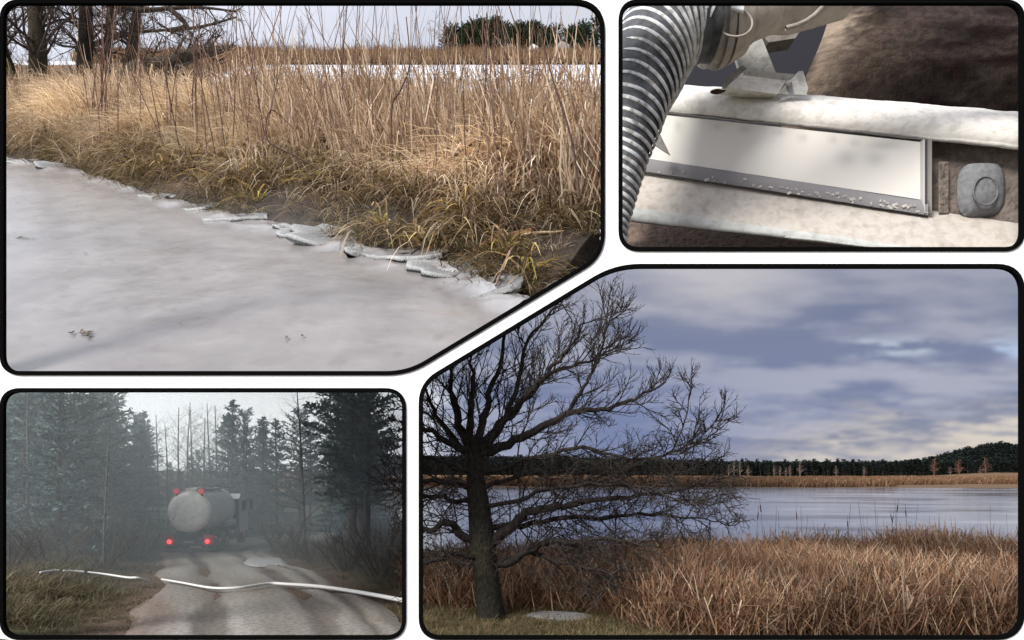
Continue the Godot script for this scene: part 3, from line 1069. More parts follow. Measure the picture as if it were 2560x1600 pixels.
func _ring(rows: Array, mid: Vector3) -> MB:
	var mb := MB.new()
	var n: int = rows[0].size()
	for i in rows.size():
		for j in n:
			var p: Vector3 = rows[i][j]
			mb.v.append(p); mb.n.append((p - mid).normalized()); mb.c.append(Color(0.68, 0.69, 0.70))
	for i in rows.size() - 1:
		for j in n:
			var q := i * n + j
			var r := i * n + (j + 1) % n
			var flip: bool = (mb.v[r] - mb.v[q]).cross(mb.v[q + n] - mb.v[q]).dot(mb.n[q]) > 0
			for w in ([q, q + n, r, r, q + n, r + n] if flip else [q, r, q + n, r, r + n, q + n]): mb.ix.append(w)
	return mb

func smooth(pts: Array, k: int) -> Array:
	var out := []
	var n := pts.size()
	for i in n - 1:
		var a: Vector3 = pts[maxi(i - 1, 0)]
		var b: Vector3 = pts[i]
		var c: Vector3 = pts[i + 1]
		var d: Vector3 = pts[mini(i + 2, n - 1)]
		for j in k:
			out.append(b.cubic_interpolate(c, a, d, float(j) / k))
	out.append(pts[n - 1])
	return out


# ---------------------------------------------------------------- scene two: hose, bumper and plate, close up
func scene_two():
	var OL := 17.6
	var OR := 14.85
	# depth along the bumper: its left end lies farther back
	var dep := func(x: float) -> float:
		# straight line in space between P2(190, ., 17.7) and P2(1850, ., 13.75)
		var a := P2(190, 800, OL)
		var b := P2(1850, 1000, OR)
		var k := (1540.0 + x / 2.363) / 2560.0 - 0.5
		# ray (k*W*d, -d) meets the line
		var dx := b.x - a.x
		var dz := -(b.z - a.z)
		return (a.x * dz - OL * dx) / (k * W * dz - dx)
	# beams: profile rows between an upper and a lower line, each entry [y at x=0, y at x=2400, depth offset]
	var beam := func(prof: Array, x0: float, x1: float, n: int, amp: float, col: Color) -> MB:
		var rows := []
		for i in n + 1:
			var x := lerpf(x0, x1, float(i) / n)
			var d: float = dep.call(x)
			var row := []
			for q in prof:
				var y: float = lerpf(q[0], q[1], x / 2400.0) + (q[3] * pow((x - 1200.0) / 1200.0, 2.0) if q.size() > 3 else 0.0)
				var p := P2(x, y, d + q[2])
				var w := 0.04 * amp
				p += Vector3(0, 0.5, 1) * w * (nz.get_noise_3d(p.x * 70, p.y * 90, p.z * 40) + 0.7 * nz.get_noise_3d(p.x * 200, p.y * 230, 5))
				row.append(p)
			rows.append(row)
		var mb := MB.new()
		mb.sheet(rows, col, Vector3(0, 0.4, 1))
		return mb
	var t := thing("truck_rear", "dust covered truck rear with white bumper rails, number plate and ribbed hose", "truck", P2(1200, 800, 15))
	t.position = Vector3.ZERO
	# upper rail: bright sloping top, rounded nose, lumpy face
	var mb: MB = beam.call([[468, 661, 0.75], [478, 668, 0.55], [505, 697, 0.22], [530, 724, 0.05], [556, 752, -0.05], [590, 800, -0.08], [620, 850, -0.05], [634, 880, 0.02], [640, 888, 0.12], [640, 888, 0.5]], 100, 2560, 120, 0.7, Color(0.66, 0.645, 0.615))
	obj("upper_rail", mb, M.dust, t)
	# number plate, blank with faint smudges
	var plate := MB.new()
	var rows := []
	var cols := []
	for i in 60:
		var x := lerpf(110, 1815, i / 59.0)
		var d: float = dep.call(x)
		var row := []
		var cl := []
		for j in 24:
			var f := j / 23.0
			var y := lerpf(lerpf(640, 830, x / 1815.0), lerpf(918, 1172, (x - 110) / 1705.0), f)
			var p := P2(x, y, d)
			p.z -= 0.07
			row.append(p)
			var c := Color(0.62, 0.60, 0.565)
			var sm := 0.0
			for g in [[375, 735, 22, 34], [605, 740, 30, 18], [765, 755, 34, 20], [970, 770, 26, 24], [1110, 805, 30, 28], [1290, 815, 26, 24], [1420, 835, 34, 26], [1600, 850, 105, 26], [1370, 925, 60, 50], [1540, 930, 60, 45]]:
				sm = maxf(sm, gauss(x - g[0], y - g[1], g[2], g[3]))
			cl.append(c.lerp(Color(0.42, 0.41, 0.40), 0.7 * sm))
		rows.append(row)
		cols.append(cl)
	plate.sheet(rows, cols, Vector3(0, 0, 1))
	obj("number_plate", plate, M.satin, t)
	# plate holder: lower strip, right strip with inner line, corner
	mb = beam.call([[905, 1268, 0.15], [910, 1274, 0.02], [945, 1310, -0.02], [985, 1355, -0.02], [992, 1364, 0.02], [994, 1366, 0.16]], 60, 1845, 80, 0.35, Color(0.20, 0.195, 0.20))
	var holder := obj("plate_holder", mb, M.plastic, t)
	mb = MB.new()
	for i in 70:
		var x := rr(180, 1840)
		if rng.randf() < 0.35 and x < 900: continue
		var k := clampf((x - 60) / 1785.0, 0, 1)
		var y := lerpf(lerpf(905, 1268, x / 2400.0), lerpf(994, 1366, x / 2400.0), rr(0.45, 0.9))
		var p := P2(x, y, dep.call(x)) + Vector3(0, 0, 0.03)
		mb.box(p, Vector3(rr(0.03, 0.12), rr(0.03, 0.07), 0.03), Color(0.5, 0.48, 0.46) * rr(0.7, 1.2), Basis.from_euler(Vector3(0, 0, rr(-0.5, 0.5))), 0.008)
	obj("dust_crust", mb, M.dust, holder)
	for q in [[1822, 1838, 0.0, Color(0.05, 0.05, 0.055)], [1838, 1858, -0.05, Color(0.20, 0.19, 0.18)], [1808, 1820, -0.03, Color(0.42, 0.41, 0.4)]]:
		mb = MB.new()
		var a := P2(q[0], 828, dep.call(q[0])) + Vector3(0, 0, -q[2])
		var b := P2(q[1], 828, dep.call(q[1])) + Vector3(0, 0, -q[2])
		var c := P2(q[1], 1262, dep.call(q[1])) + Vector3(0, 0, -q[2])
		var e := P2(q[0], 1185, dep.call(q[0])) + Vector3(0, 0, -q[2])
		mb.prism([a, b, c, e], Vector3(0, 0, -0.22), q[3])
		obj("holder_strip", mb, M.plastic, t)
	# lower ledge: cream shelf sloping to the viewer, then a galvanised lip
	mb = beam.call([[975, 1322, 0.30], [1010, 1352, 0.12], [1110, 1450, -0.28], [1190, 1530, -0.55], [1212, 1556, -0.62]], 20, 2440, 100, 0.25, Color(0.47, 0.435, 0.395))
	obj("lower_ledge", mb, M.dust, t)
	mb = beam.call([[1212, 1550, -0.62], [1222, 1554, -0.66], [1262, 1560, -0.68], [1290, 1564, -0.66], [1300, 1566, -0.58], [1302, 1568, -0.1]], 20, 2440, 100, 0.4, Color(0.46, 0.475, 0.47))
	obj("ledge_lip", mb, M.dust, t)
	# recess to the right of the plate and the dirty lamp in it
	mb = beam.call([[640, 850, 0.42], [900, 1160, 0.40], [1010, 1360, 0.36]], 1700, 2600, 40, 0.6, Color(0.20, 0.17, 0.155))
	obj("rear_panel", mb, M.dirtbrown, t)
	mb = MB.new()
	rows = []
	for i in 14:
		var row := []
		for j in 14:
			var a := (i / 13.0 - 0.5) * 2
			var b := (j / 13.0 - 0.5) * 2
			var sq := pow(pow(absf(a), 3.0) + pow(absf(b), 3.0), 1.0 / 3.0)
			var x := 2205 + a * 135
			var y := 1095 + b * 170
			var p := P2(x, y, 14.5)
			p.z += 0.30 * sqrt(maxf(0.0, 1.0 - sq * sq * 0.9)) - 0.28 + 0.012 * nz.get_noise_2d(x * 2, y * 2)
			if sq > 1.0:
				var k := 1.0 / sq
				p = P2(2205 + a * k * 135, 1095 + b * k * 170, 14.5) + Vector3(0, 0, -0.30)
			row.append(p)
		rows.append(row)
	mb.sheet(rows, Color(0.21, 0.215, 0.225), Vector3(0, 0, 1))
	var lampo := obj("rear_lamp", mb, M.dirtgrey, t)
	mb = MB.new()
	var lr := []
	for i in 25: lr.append(P2(2180 + 72 * cos(TAU * i / 24), 1130 + 84 * sin(TAU * i / 24), 14.5) + Vector3(0, 0, 0.015))
	mb.tube(lr, taper(0.022, 0.022, 25), 6, Color(0.17, 0.17, 0.18))
	obj("lens_ring", mb, M.dirtgrey, lampo)
	mb = MB.new()
	mb.box(P2(1935, 1110, 14.95), Vector3(0.22, 1.15, 0.05), Color(0.225, 0.19, 0.168), Basis.IDENTITY, 0.02)
	obj("panel_rib", mb, M.dirtbrown, t)
	# plate lamp box on the rail with its ear and bolt
	mb = MB.new()
	var d0 := 16.2
	mb.prism([P2(648, 516, d0), P2(955, 556, d0), P2(1012, 466, d0 + 0.45), P2(745, 432, d0 + 0.45)], Vector3(0, 0.1, -0.5), Color(0.78, 0.75, 0.69))
	obj("lamp_box", mb, M.dust, t)
	mb = MB.new()
	mb.prism([P2(955, 552, d0 - 0.12), P2(1125, 562, d0 - 0.12), P2(1135, 520, d0 - 0.12), P2(1105, 418, d0 - 0.12), P2(1078, 420, d0 - 0.12), P2(1005, 500, d0 - 0.12)], Vector3(0, 0, -0.06), Color(0.48, 0.49, 0.48))
	var ear := obj("lamp_ear", mb, M.dust, t)
	mb = MB.new()
	mb.tube([P2(1020, 495, d0 - 0.1), P2(1020, 495, d0 - 0.25), P2(1020, 495, d0 - 0.30)], [0.075, 0.07, 0.04], 10, Color(0.30, 0.30, 0.31), true)
	obj("bolt", mb, M.dust, ear)
	mb = MB.new()
	mb.prism([P2(628, 516, d0 - 0.05), P2(660, 452, d0 - 0.05), P2(745, 383, d0 - 0.05), P2(772, 404, d0 - 0.05), P2(690, 468, d0 - 0.05), P2(652, 518, d0 - 0.05)], Vector3(0, 0, -0.06), Color(0.36, 0.36, 0.35))
	obj("lamp_ear", mb, M.dust, t)
	mb = MB.new()
	mb.prism([P2(748, 440, d0 + 0.40), P2(1015, 474, d0 + 0.40), P2(1055, 438, d0 + 0.40), P2(785, 416, d0 + 0.40)], Vector3(0, 0, -0.5), Color(0.54, 0.53, 0.49))
	obj("lamp_lid", mb, M.dust, t)
	# hanger plate
	mb = MB.new()
	mb.prism([P2(735, 425, 16.85), P2(945, 432, 16.85), P2(855, 205, 16.85), P2(840, 190, 16.85), P2(690, 240, 16.85), P2(705, 330, 16.85)], Vector3(0, 0, -0.12), Color(0.40, 0.405, 0.385))
	obj("hanger_plate", mb, M.dust, t)
	# big dark drum behind, its dusty left edge
	rows = []
	cols = []
	for i in 60:
		var row := []
		var cl := []
		for j in 44:
			var a := i / 59.0
			var b := j / 43.0
			var xl := lerpf(1330, 985, b)
			var x := lerpf(xl, 2700, a)
			var y := lerpf(-90, 760, b)
			var p := P2(x, y, 18.7)
			p.z += 0.9 * sin(PI * clampf(b, 0, 1)) - 0.5 * exp(-a * 14.0) * 1.0
			p += Vector3(0, 0.3, 1) * (0.05 * nz.get_noise_3d(p.x * 60, p.y * 150, 0) + 0.03 * nz.get_noise_3d(p.x * 200, p.y * 260, 3))
			row.append(p)
			var n1 := nz.get_noise_2d(x * 0.16, y * 0.8)
			var c := Color(0.016, 0.011, 0.010).lerp(Color(0.050, 0.037, 0.033), clampf(0.45 + 1.7 * n1, 0, 1))
			c = c.lerp(Color(0.42, 0.34, 0.26), ss(0.16, 0.02, a + 0.07 * nz.get_noise_2d(x * 0.6, y * 1.5)) * ss(0.15, 0.4, b) * 0.85)
			c = c.lerp(Color(0.14, 0.105, 0.085), ss(0.45, 0.1, a) * ss(0.2, 0.6, b) * 0.6)
			c = c.lerp(Color(0.15, 0.125, 0.11), ss(0.15, 0.0, b))
			cl.append(c)
		rows.append(row)
		cols.append(cl)
	mb = MB.new()
	mb.sheet(rows, cols, Vector3(0, 0, 1))
	obj("drum", mb, M.dirtcrust, t)
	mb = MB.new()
	mb.box(P2(1330, 380, 20.8), Vector3(12.3, 6.4, 0.2), Color(0.035, 0.034, 0.04))  # near-black wall, its colour standing in for the shaded void behind
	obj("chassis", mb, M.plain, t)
	mb = MB.new()
	mb.prism([P2(850, 190, 17.7), P2(900, 250, 17.7), P2(1060, 225, 17.7), P2(1130, 120, 17.7), P2(900, 150, 17.7)], Vector3(0, 0, -0.5), Color(0.22, 0.20, 0.18))
	obj("cross_member", mb, M.dust, t)
	# pipe coupling
	var cp := []
	for q in [[500, 120], [560, 105], [620, 95], [720, 70], [800, 52], [900, 30], [1010, 5], [1150, -40], [1320, -90]]: cp.append(P2(q[0], q[1], 15.5))
	mb = MB.new()
	mb.tube([cp[0], cp[1], cp[1].lerp(cp[2], 0.3), cp[2]], [0.98, 1.0, 1.06, 1.04], 40, Color(0.40, 0.38, 0.35), true)
	obj("hose_clamp", mb, M.dust, t)
	mb = MB.new()
	mb.tube([cp[2], cp[3], cp[3].lerp(cp[4], 0.3), cp[4], cp[5], cp[6]], [1.02, 0.90, 0.78, 0.66, 0.60, 0.60], 40, Color(0.52, 0.465, 0.40), true)
	obj("coupling", mb, M.dust, t)
	mb = MB.new()
	mb.tube([cp[5], cp[6], cp[7], cp[8]], [0.58, 0.68, 0.70, 0.70], 36, Color(0.46, 0.41, 0.35), true)
	obj("pipe_elbow", mb, M.dust, t)
	mb = MB.new()
	var fl := []
	for i in 9:
		var a := lerpf(0.15, 1.6, i / 8.0)
		fl.append(P2(950 + 350 * sin(a), -180 + 350 * cos(a), 14.95))
	mb.tube(fl, taper(0.05, 0.06, 9), 8, Color(0.33, 0.30, 0.26))
	obj("pipe_flange", mb, M.dust, t)
	mb = MB.new()
	var ring := []
	for i in 33:
		var a := TAU * i / 32
		ring.append(P2(700 + 105 * cos(a), 132 + 98 * sin(a), 14.6) + Vector3(0, 0, 0.08 * sin(a)))
	mb.tube(ring, taper(0.022, 0.022, 33), 8, Color(0.40, 0.37, 0.33))
	obj("pull_ring", mb, M.dust, t)
	mb = MB.new()
	mb.box(P2(715, 45, 14.58), Vector3(0.3, 0.16, 0.1), Color(0.82, 0.82, 0.82), Basis.from_euler(Vector3(0, 0, -0.2)), 0.02)
	obj("tag", mb, M.satin, t)
	# hose: dark rubber with proud pale ribs
	var hp := []
	for q in [[590, 75], [475, 75], [365, 130], [268, 225], [185, 385], [128, 560], [102, 700], [72, 900], [30, 1100], [-4, 1300], [-28, 1540]]:
		hp.append(P2(q[0], q[1], lerpf(15.1, 14.5, ss(0, 700, q[1]))))
	hp = smooth(hp, 12)
	var hose := thing("ribbed_hose", "thick dark grey hose with white spiral ribs hanging beside the number plate", "hose")
	var hr := []
	for i in hp.size(): hr.append(lut([[0, 0.98], [2, 0.97], [3, 0.92], [4, 0.86], [5, 0.69], [6, 0.60], [7, 0.43], [8, 0.37], [9, 0.29], [10, 0.22]], i / 12.0))
	mb = MB.new()
	mb.tube(hp, hr, 36, Color(0.115, 0.125, 0.135))
	obj("rubber_wall", mb, M.rubber, hose)
	var acc := 0.0
	var nextr := 0.10
	var slant := 0.34
	for i in range(1, hp.size()):
		var seg: float = hp[i].distance_to(hp[i - 1])
		while acc + seg > nextr:
			var f := (nextr - acc) / seg
			var p: Vector3 = hp[i - 1].lerp(hp[i], f)
			var d: Vector3 = (hp[i] - hp[i - 1]).normalized()
			d = (hp[mini(i + 3, hp.size() - 1)] - hp[maxi(i - 4, 0)]).normalized()
			var r := lerpf(hr[i - 1], hr[i], f)
			mb = MB.new()
			# the rib winds round the hose: each turn is slanted across it
			var e := Vector3(-d.y, d.x, 0).normalized()
			if e.y > 0: e = -e
			var g := d.cross(e).normalized()
			var rws := []
			for w in [[-0.040, -0.012], [-0.030, 0.022], [0.0, 0.032], [0.030, 0.022], [0.040, -0.012]]:
				var rw := []
				for j in 40:
					var o := e * cos(TAU * j / 40) + g * sin(TAU * j / 40)
					rw.append(p + o * (r + w[1]) + d * (w[0] + slant * r * cos(TAU * j / 40)))
				rws.append(rw)
			mb = _ring(rws, p)
			obj("rib", mb, M.ribmat, hose)
			nextr += 0.225 * (0.55 + 0.5 * r)
		acc += seg
	# small clip behind the hose, dead leaf on the rail
	mb = MB.new()
	mb.prism([P2(205, 840, 16.85), P2(320, 915, 16.85), P2(265, 800, 16.85), P2(245, 775, 16.85), P2(255, 820, 16.85)], Vector3(0, 0, -0.04), Color(0.45, 0.43, 0.41))
	obj("clip", mb, M.dust, t)
	mb = MB.new()
	rows = []
	for i in 7:
		var row := []
		for j in 5:
			var a := i / 6.0
			var b := (j / 4.0 - 0.5) * 2
			row.append(P2(555 + 90 * a, 544 + b * 17 * sin(PI * (0.1 + a * 0.85)) - 6 * a, 16.1) + Vector3(0, 0, 0.05 * (1 - b * b)))
		rows.append(row)
	mb.sheet(rows, Color(0.10, 0.06, 0.04), Vector3(0, 0.3, 1))
	tag(obj("dry_leaf", mb, M.bark), "small dark brown leaf lying on the dusty white rail", "leaf")
	# ground below the ledge
	rows = []
	for i in 20:
		var row := []
		for j in 8:
			var x := lerpf(-60, 2600, i / 19.0)
			var d: float = dep.call(x)
			var p := P2(x, lerpf(1540, 1150, j / 7.0), d - 0.4 + 3.0 * j / 7.0)
			p.y += 0.06 * nz.get_noise_2d(p.x * 60, p.z * 60)
			row.append(p)
		rows.append(row)
	mb = MB.new()
	mb.sheet(rows, Color(0.17, 0.125, 0.10), Vector3(0, 1, 0.5))
	tag(obj("dirt_ground", mb, M.mud), "brown earth below the dusty bumper ledge", "ground", "", "structure")


# ---------------------------------------------------------------- scene three: lorry on a forest road
func left_y(x: float, d: float) -> float:
	return lut([[13, 0.30], [20, 0.0], [36, -0.69], [46, -1.1], [70, -1.6]], d)
func bound(d: float) -> float: return -0.145 * d - 0.2
func ground_y(x: float, d: float) -> float:
	var k := ss(1.0, -1.5 - 0.05 * d, x - bound(d))
	var right := 0.0
	right -= 0.5 * ss(27, 31, d) * ss(172, 168, d)
	right += 0.15 * ss(168, 180, d)
	var y := lerpf(right, left_y(x, d), k)
	y += 0.55 * exp(-pow((x - bound(d) + 0.3 + 0.02 * d) / (0.8 + 0.03 * d), 2.0)) * ss(22, 30, d)
	y += 0.06 * nz.get_noise_2d(x * 12, d * 12)
	if x < bound(d) - 2: y += 0.5 * ss(0.8, 4.5, absf(road_off(x, d)) - 2.9) * 0.8
	return y
func road_c(d: float) -> float: return lut([[12, -4.2], [20, -7.4], [28, -11.4], [36, -15.7], [42, -17.2], [48, -17.0], [55, -13.5], [62, -7]], d)
func road_w(d: float) -> float: return lut([[12, 3.3], [20, 3.1], [36, 3.0], [60, 2.8]], d)
func road_off(x: float, d: float) -> float: return x - road_c(d)

func scene_three():
	# road
	var rows := []
	var cols := []
	for i in 110:
		var d := lerpf(13.2, 62, i / 109.0)
		var row := []
		var cl := []
		for j in 40:
			var f := j / 39.0 * 2 - 1
			var x := road_c(d) + f * (road_w(d) + 0.5 * nz.get_noise_2d(d * 14, f * 3))
			var rut := -0.07 * (gauss(f - 0.42, 0, 0.13, 1) + gauss(f + 0.38, 0, 0.13, 1) + gauss(f - 0.75, 0, 0.06, 1)) + 0.03 * nz.get_noise_2d(x * 30, d * 12)
			row.append(Vector3(x, left_y(x, d) + 0.075 + rut - 0.10 * ss(0.85, 1.0, absf(f)), -d))
			var n1 := nz.get_noise_2d(f * 120, d * 9)
			var n2 := nz.get_noise_2d(x * 8 + 40, d * 8)
			var c := Color(0.225, 0.205, 0.18).lerp(Color(0.37, 0.35, 0.32), clampf(0.5 + 0.9 * n1 + 0.4 * n2, 0, 1))
			c = c.lerp(Color(0.10, 0.082, 0.068), ss(0.1, 0.5, n1 * 0.6 - rut * 14 - 0.30) * 0.7)
			c = c.lerp(Color(0.19, 0.14, 0.115), ss(0.7, 1.0, absf(f) + 0.4 * n2) * 0.8)
			cl.append(c)
		rows.append(row)
		cols.append(cl)
	var mb := MB.new()
	mb.sheet(rows, cols, Vector3.UP)
	tag(obj("road", mb, M.gravel), "rutted pale dirt road bending right into the forest", "road", "", "structure")
	# icy patch beside the lorry
	mb = MB.new()
	rows = []
	for i in 14:
		var row := []
		for j in 14:
			var a := (i / 13.0 - 0.5) * 2
			var b := (j / 13.0 - 0.5) * 2
			var k := 0.8 + 0.35 * nz.get_noise_2d(a * 60, b * 60)
			var d := 31.0 + b * 2.6 * k
			var x := -11.2 - 0.42 * (d - 31) + a * 1.1 * k
			row.append(Vector3(x, left_y(x, d) + 0.09 - 0.05 * ss(0.7, 1, maxf(absf(a), absf(b))), -d))
		rows.append(row)
	mb.sheet(rows, Color(0.55, 0.55, 0.54), Vector3.UP)
	tag(obj("icy_patch", mb, M.ice), "pale icy patch on the road behind the tank lorry", "ice", "", "structure")
	# white line of rope in pieces lying over road and verge
	var rope := [[[[95, 1392], [120, 1386], [138, 1383]], "short faint frayed end of white tape at left on the grass"], [[[150, 1381], [170, 1379], [198, 1377]], "short white tape piece between frayed end and long piece on grass"], [[[207, 1376], [250, 1375], [300, 1378], [325, 1379], [352, 1375]], "white tape piece lying on the grass up to the road edge"], [[[382, 1371], [430, 1378], [500, 1390], [560, 1391], [600, 1386]], "white tape piece lying over the left wheel track of the road"], [[[600, 1386], [640, 1380], [680, 1382], [760, 1388], [860, 1402], [955, 1420]], "long white tape piece running over the road to the right rim"]]
	for q in rope:
		var pts := []
		for w in q[0]:
			var v: float = w[1] / 1512.0
			var d := 20.0
			for it in 12: d = (CY - left_y(0, d) - 0.16) / ((v - VH) * H)
			var p := P(w[0] * 1.058, w[1] * 1.058, d)
			p.y = maxf(ground_y(p.x, d), left_y(p.x, d)) + (0.34 if w[0] < 340 else 0.17)
			pts.append(p)
		pts = smooth(pts, 4)
		mb = MB.new()
		var wide := 0.055 if pts.size() > 18 else 0.038
		mb.tube(pts, taper(wide * 0.8, wide * 1.15, pts.size()), 6, Color(0.66, 0.66, 0.65), true)
		tag(obj("white_tape", mb, M.satin), q[1], "tape")
	lorry()
	added_haze()
	# forest
	var bl := [Color(0.085, 0.125, 0.115), Color(0.105, 0.14, 0.13), Color(0.10, 0.135, 0.14)]
	var gr := [Color(0.095, 0.125, 0.10), Color(0.115, 0.14, 0.105)]
	var kinds := []
	for k in 2: kinds.append(conifer("spruce", "dark bluish spruce with drooping boughs in the forest beside the road", "spruces beside the forest road", conifer_meshes(10.0, 2.6, 0.06, 1.1, bl, 0.15)))
	for k in 2: kinds.append(conifer("forest_pine", "dark green pine with open crown in the forest beside the road", "pines beside the forest road", conifer_meshes(11.5, 2.5, 0.25, 0.9, gr, 0.85)))
	var spots := []
	var lim := 0
	while spots.size() < 84 and lim < 8000:
		lim += 1
		var d := rr(19, 64)
		var x := rr(-0.79 * d, bound(d) - 0.5 - 0.04 * d)
		var off := road_off(x, d)
		if d < 64 and off > -6.5 and off < road_w(d) + 3.0 and d < 50: continue
		if d >= 50 and absf(off) < 3.4: continue
		# the lane of sky over the lorry
		var u := uof(x, d)
		if u > 0.140 and u < 0.222 and d > 45: continue
		if d < 24 or (uof(x, d) < 0.14 and d < 29): continue
		if u > 0.30 and d < 25: continue
		var ok := true
		for s in spots:
			if Vector2(s.x - x, s.y - d).length() < 1.9 + 0.02 * d: ok = false
		if ok: spots.append(Vector2(x, d))
	var firsts := [true, true, true, true]
	for i in spots.size():
		var s: Vector2 = spots[i]
		var k := i % 4
		var at := Vector3(s.x, ground_y(s.x, s.y) - 0.1, -s.y)
		var sc := rr(0.75, 1.1)
		sc = minf(sc, (plane1(s.y) - 1.6 - at.y) / 12.0)
		var first_now: bool = firsts[k]
		if first_now:
			kinds[k].position = at
			kinds[k].scale = Vector3.ONE * sc
			firsts[k] = false
		var o: Node3D = kinds[k]
		if not first_now: o = dup(kinds[k], at, rr(0, TAU), sc)
		var side := "left" if road_off(s.x, s.y) < 0 else "right"
		var far := "near edge" if s.y < 30 else ("middle" if s.y < 44 else "far end")
		o.set_meta("label", ("dark bluish drooping spruce at the %s of the forest, %s of road" if k < 2 else "dark green open crowned pine at the %s of the forest %s of the road") % [far, side])
		o.set_meta("group", "%s at the %s %s of the road" % ["spruces" if k < 2 else "pines", far, side])
	# trees closing the view behind the lorry, lower, pale bare ones before the sky
	for q in [[425, 60, 7.5], [470, 66, 8.5], [520, 62, 8.0], [560, 70, 8.5], [400, 72, 8.5], [452, 74, 9.5], [500, 76, 9.0]]:
		var at := P(q[0] * 1.058, 0, q[1])
		at.y = -1.7
		var o := dup(kinds[int(q[0]) % 4], at, rr(0, TAU), q[2] / 13.5, "dark conifer closing the view behind the tank lorry")
		o.set_meta("group", "conifers behind the lorry")
	var bt := bare_tree("forest_birch", "slim leafless pale tree standing behind the lorry against the sky", Vector3(-22, -1.5, -52), 10.5, 0.11, Vector3(0.03, 0, 0), 22, Color(0.17, 0.16, 0.15), "leafless trees behind the lorry", 3)
	bt.position = Vector3((420 * 1.058 / 2560 - 0.5) * W * 54, -1.5, -54)
	for q in [[455, 56, 1.0], [480, 51, 0.9], [515, 57, 1.05], [400, 50, 0.85], [540, 52, 0.95], [375, 55, 0.95], [438, 60, 1.1], [498, 61, 1.1]]:
		dup(bt, Vector3((q[0] * 1.058 / 2560 - 0.5) * W * q[1], -1.5, -q[1]), rr(0, TAU), q[2])
	for q in [[60, 30, 0.9, "slim leafless tree at the left rim of the forest"], [245, 27, 0.55, "small leafless tree with dark trunk standing on the left verge"], [180, 34, 0.8, "slim leafless tree in the left forest edge"], [720, 36, 0.85, "slim leafless tree in the right forest edge beyond the bend"], [860, 30, 0.85, "slim leafless tree among dark pines at right"]]:
		var x: float = (q[0] * 1.058 / 2560 - 0.5) * W * q[1]
		dup(bt, Vector3(x, ground_y(x, q[1]) - 0.1, -q[1]), rr(0, TAU), q[2], q[3]).remove_meta("group")
	# undergrowth
	var meshes := []
	for k in 3: meshes.append(grass_clump(30, 0.7, 0.35, 0.9, 0.022, 0.9, 0.5, [Color(0.155, 0.13, 0.085), Color(0.12, 0.115, 0.062), Color(0.095, 0.10, 0.05), Color(0.20, 0.165, 0.12)]))
	var xfs := []
	var cs := []
	while xfs.size() < 3400:
		var d := rr(14.0, 50)
		var x := rr(-0.85 * d, bound(d) - 0.1)
		var off := absf(road_off(x, d))
		if off < road_w(d) - 0.55 + 1.5 * nz.get_noise_2d(x * 20, d * 20): continue
		var b := Basis.from_euler(Vector3(0, rr(0, TAU), 0)).scaled(Vector3(1, 1, 1) * rr(0.4, 1.0) * lerpf(0.35, 1.0, ss(2.9, 7, off)))
		xfs.append(Transform3D(b, Vector3(x, ground_y(x, d) - 0.03, -d)))
		cs.append(g1(rr(0.7, 1.2)))
	multi("verge_grass", meshes, xfs, cs, M.straw, "dull brown green grass on the verges of the forest road", "grass")
	# bushes at the verge
	var bush := thing("verge_bush", "leafless brown bush on the verge of the forest road", "bush", Vector3.ZERO, 0, "bushes on the road verge")
	mb = MB.new()
	for i in 14:
		var th := rr(0, TAU)
		var q := stem_pts(Vector3(cos(th), 0, sin(th)) * rr(0, 0.4), Vector3(cos(th) * 0.7, 1, sin(th) * 0.7).normalized(), rr(1.2, 2.4), 4, 0.14, 0.02)
		mb.tube(q, taper(0.025, 0.008, 5), 3, Color(0.10, 0.08, 0.065))
		sprout(mb, q, 0.15, 9, 0.9, 0.009, 1, Color(0.13, 0.105, 0.085), 0.12, 0.8)
	obj("twigs", mb, M.bark, bush)
	var fb := true
	for q in [[250, 1300, 27], [330, 1285, 33], [60, 1290, 26], [150, 1290, 30], [690, 1300, 33], [740, 1310, 30], [820, 1330, 26], [900, 1340, 24], [660, 1296, 36], [20, 1320, 23], [200, 1300, 31], [110, 1310, 25], [300, 1290, 37]]:
		var x: float = (q[0] * 1.058 / 2560 - 0.5) * W * q[2]
		var at := Vector3(x, ground_y(x, q[2]) - 0.05, -q[2])
		if fb: bush.position = at
		else: dup(bush, at, rr(0, TAU), rr(0.7, 1.25))
		fb = false

func added_haze():
	var f := FogVolume.new()  # haze volume added to lift and soften the dark forest
	f.name = numbered("added_haze")
	f.shape = RenderingServer.FOG_VOLUME_SHAPE_BOX
	f.size = Vector3(44, 14, 46)
	f.rotation.y = deg_to_rad(8.2)
	f.position = Vector3(-28.6, 5, -40.4)
	var m := FogMaterial.new()
	m.density = 0.019
	m.albedo = Color(0.90, 0.96, 0.98)
	f.material = m
	add_child(f)
	tag(f, "thin grey haze added between the forest trees to lighten and soften them", "added_haze", "", "stuff")

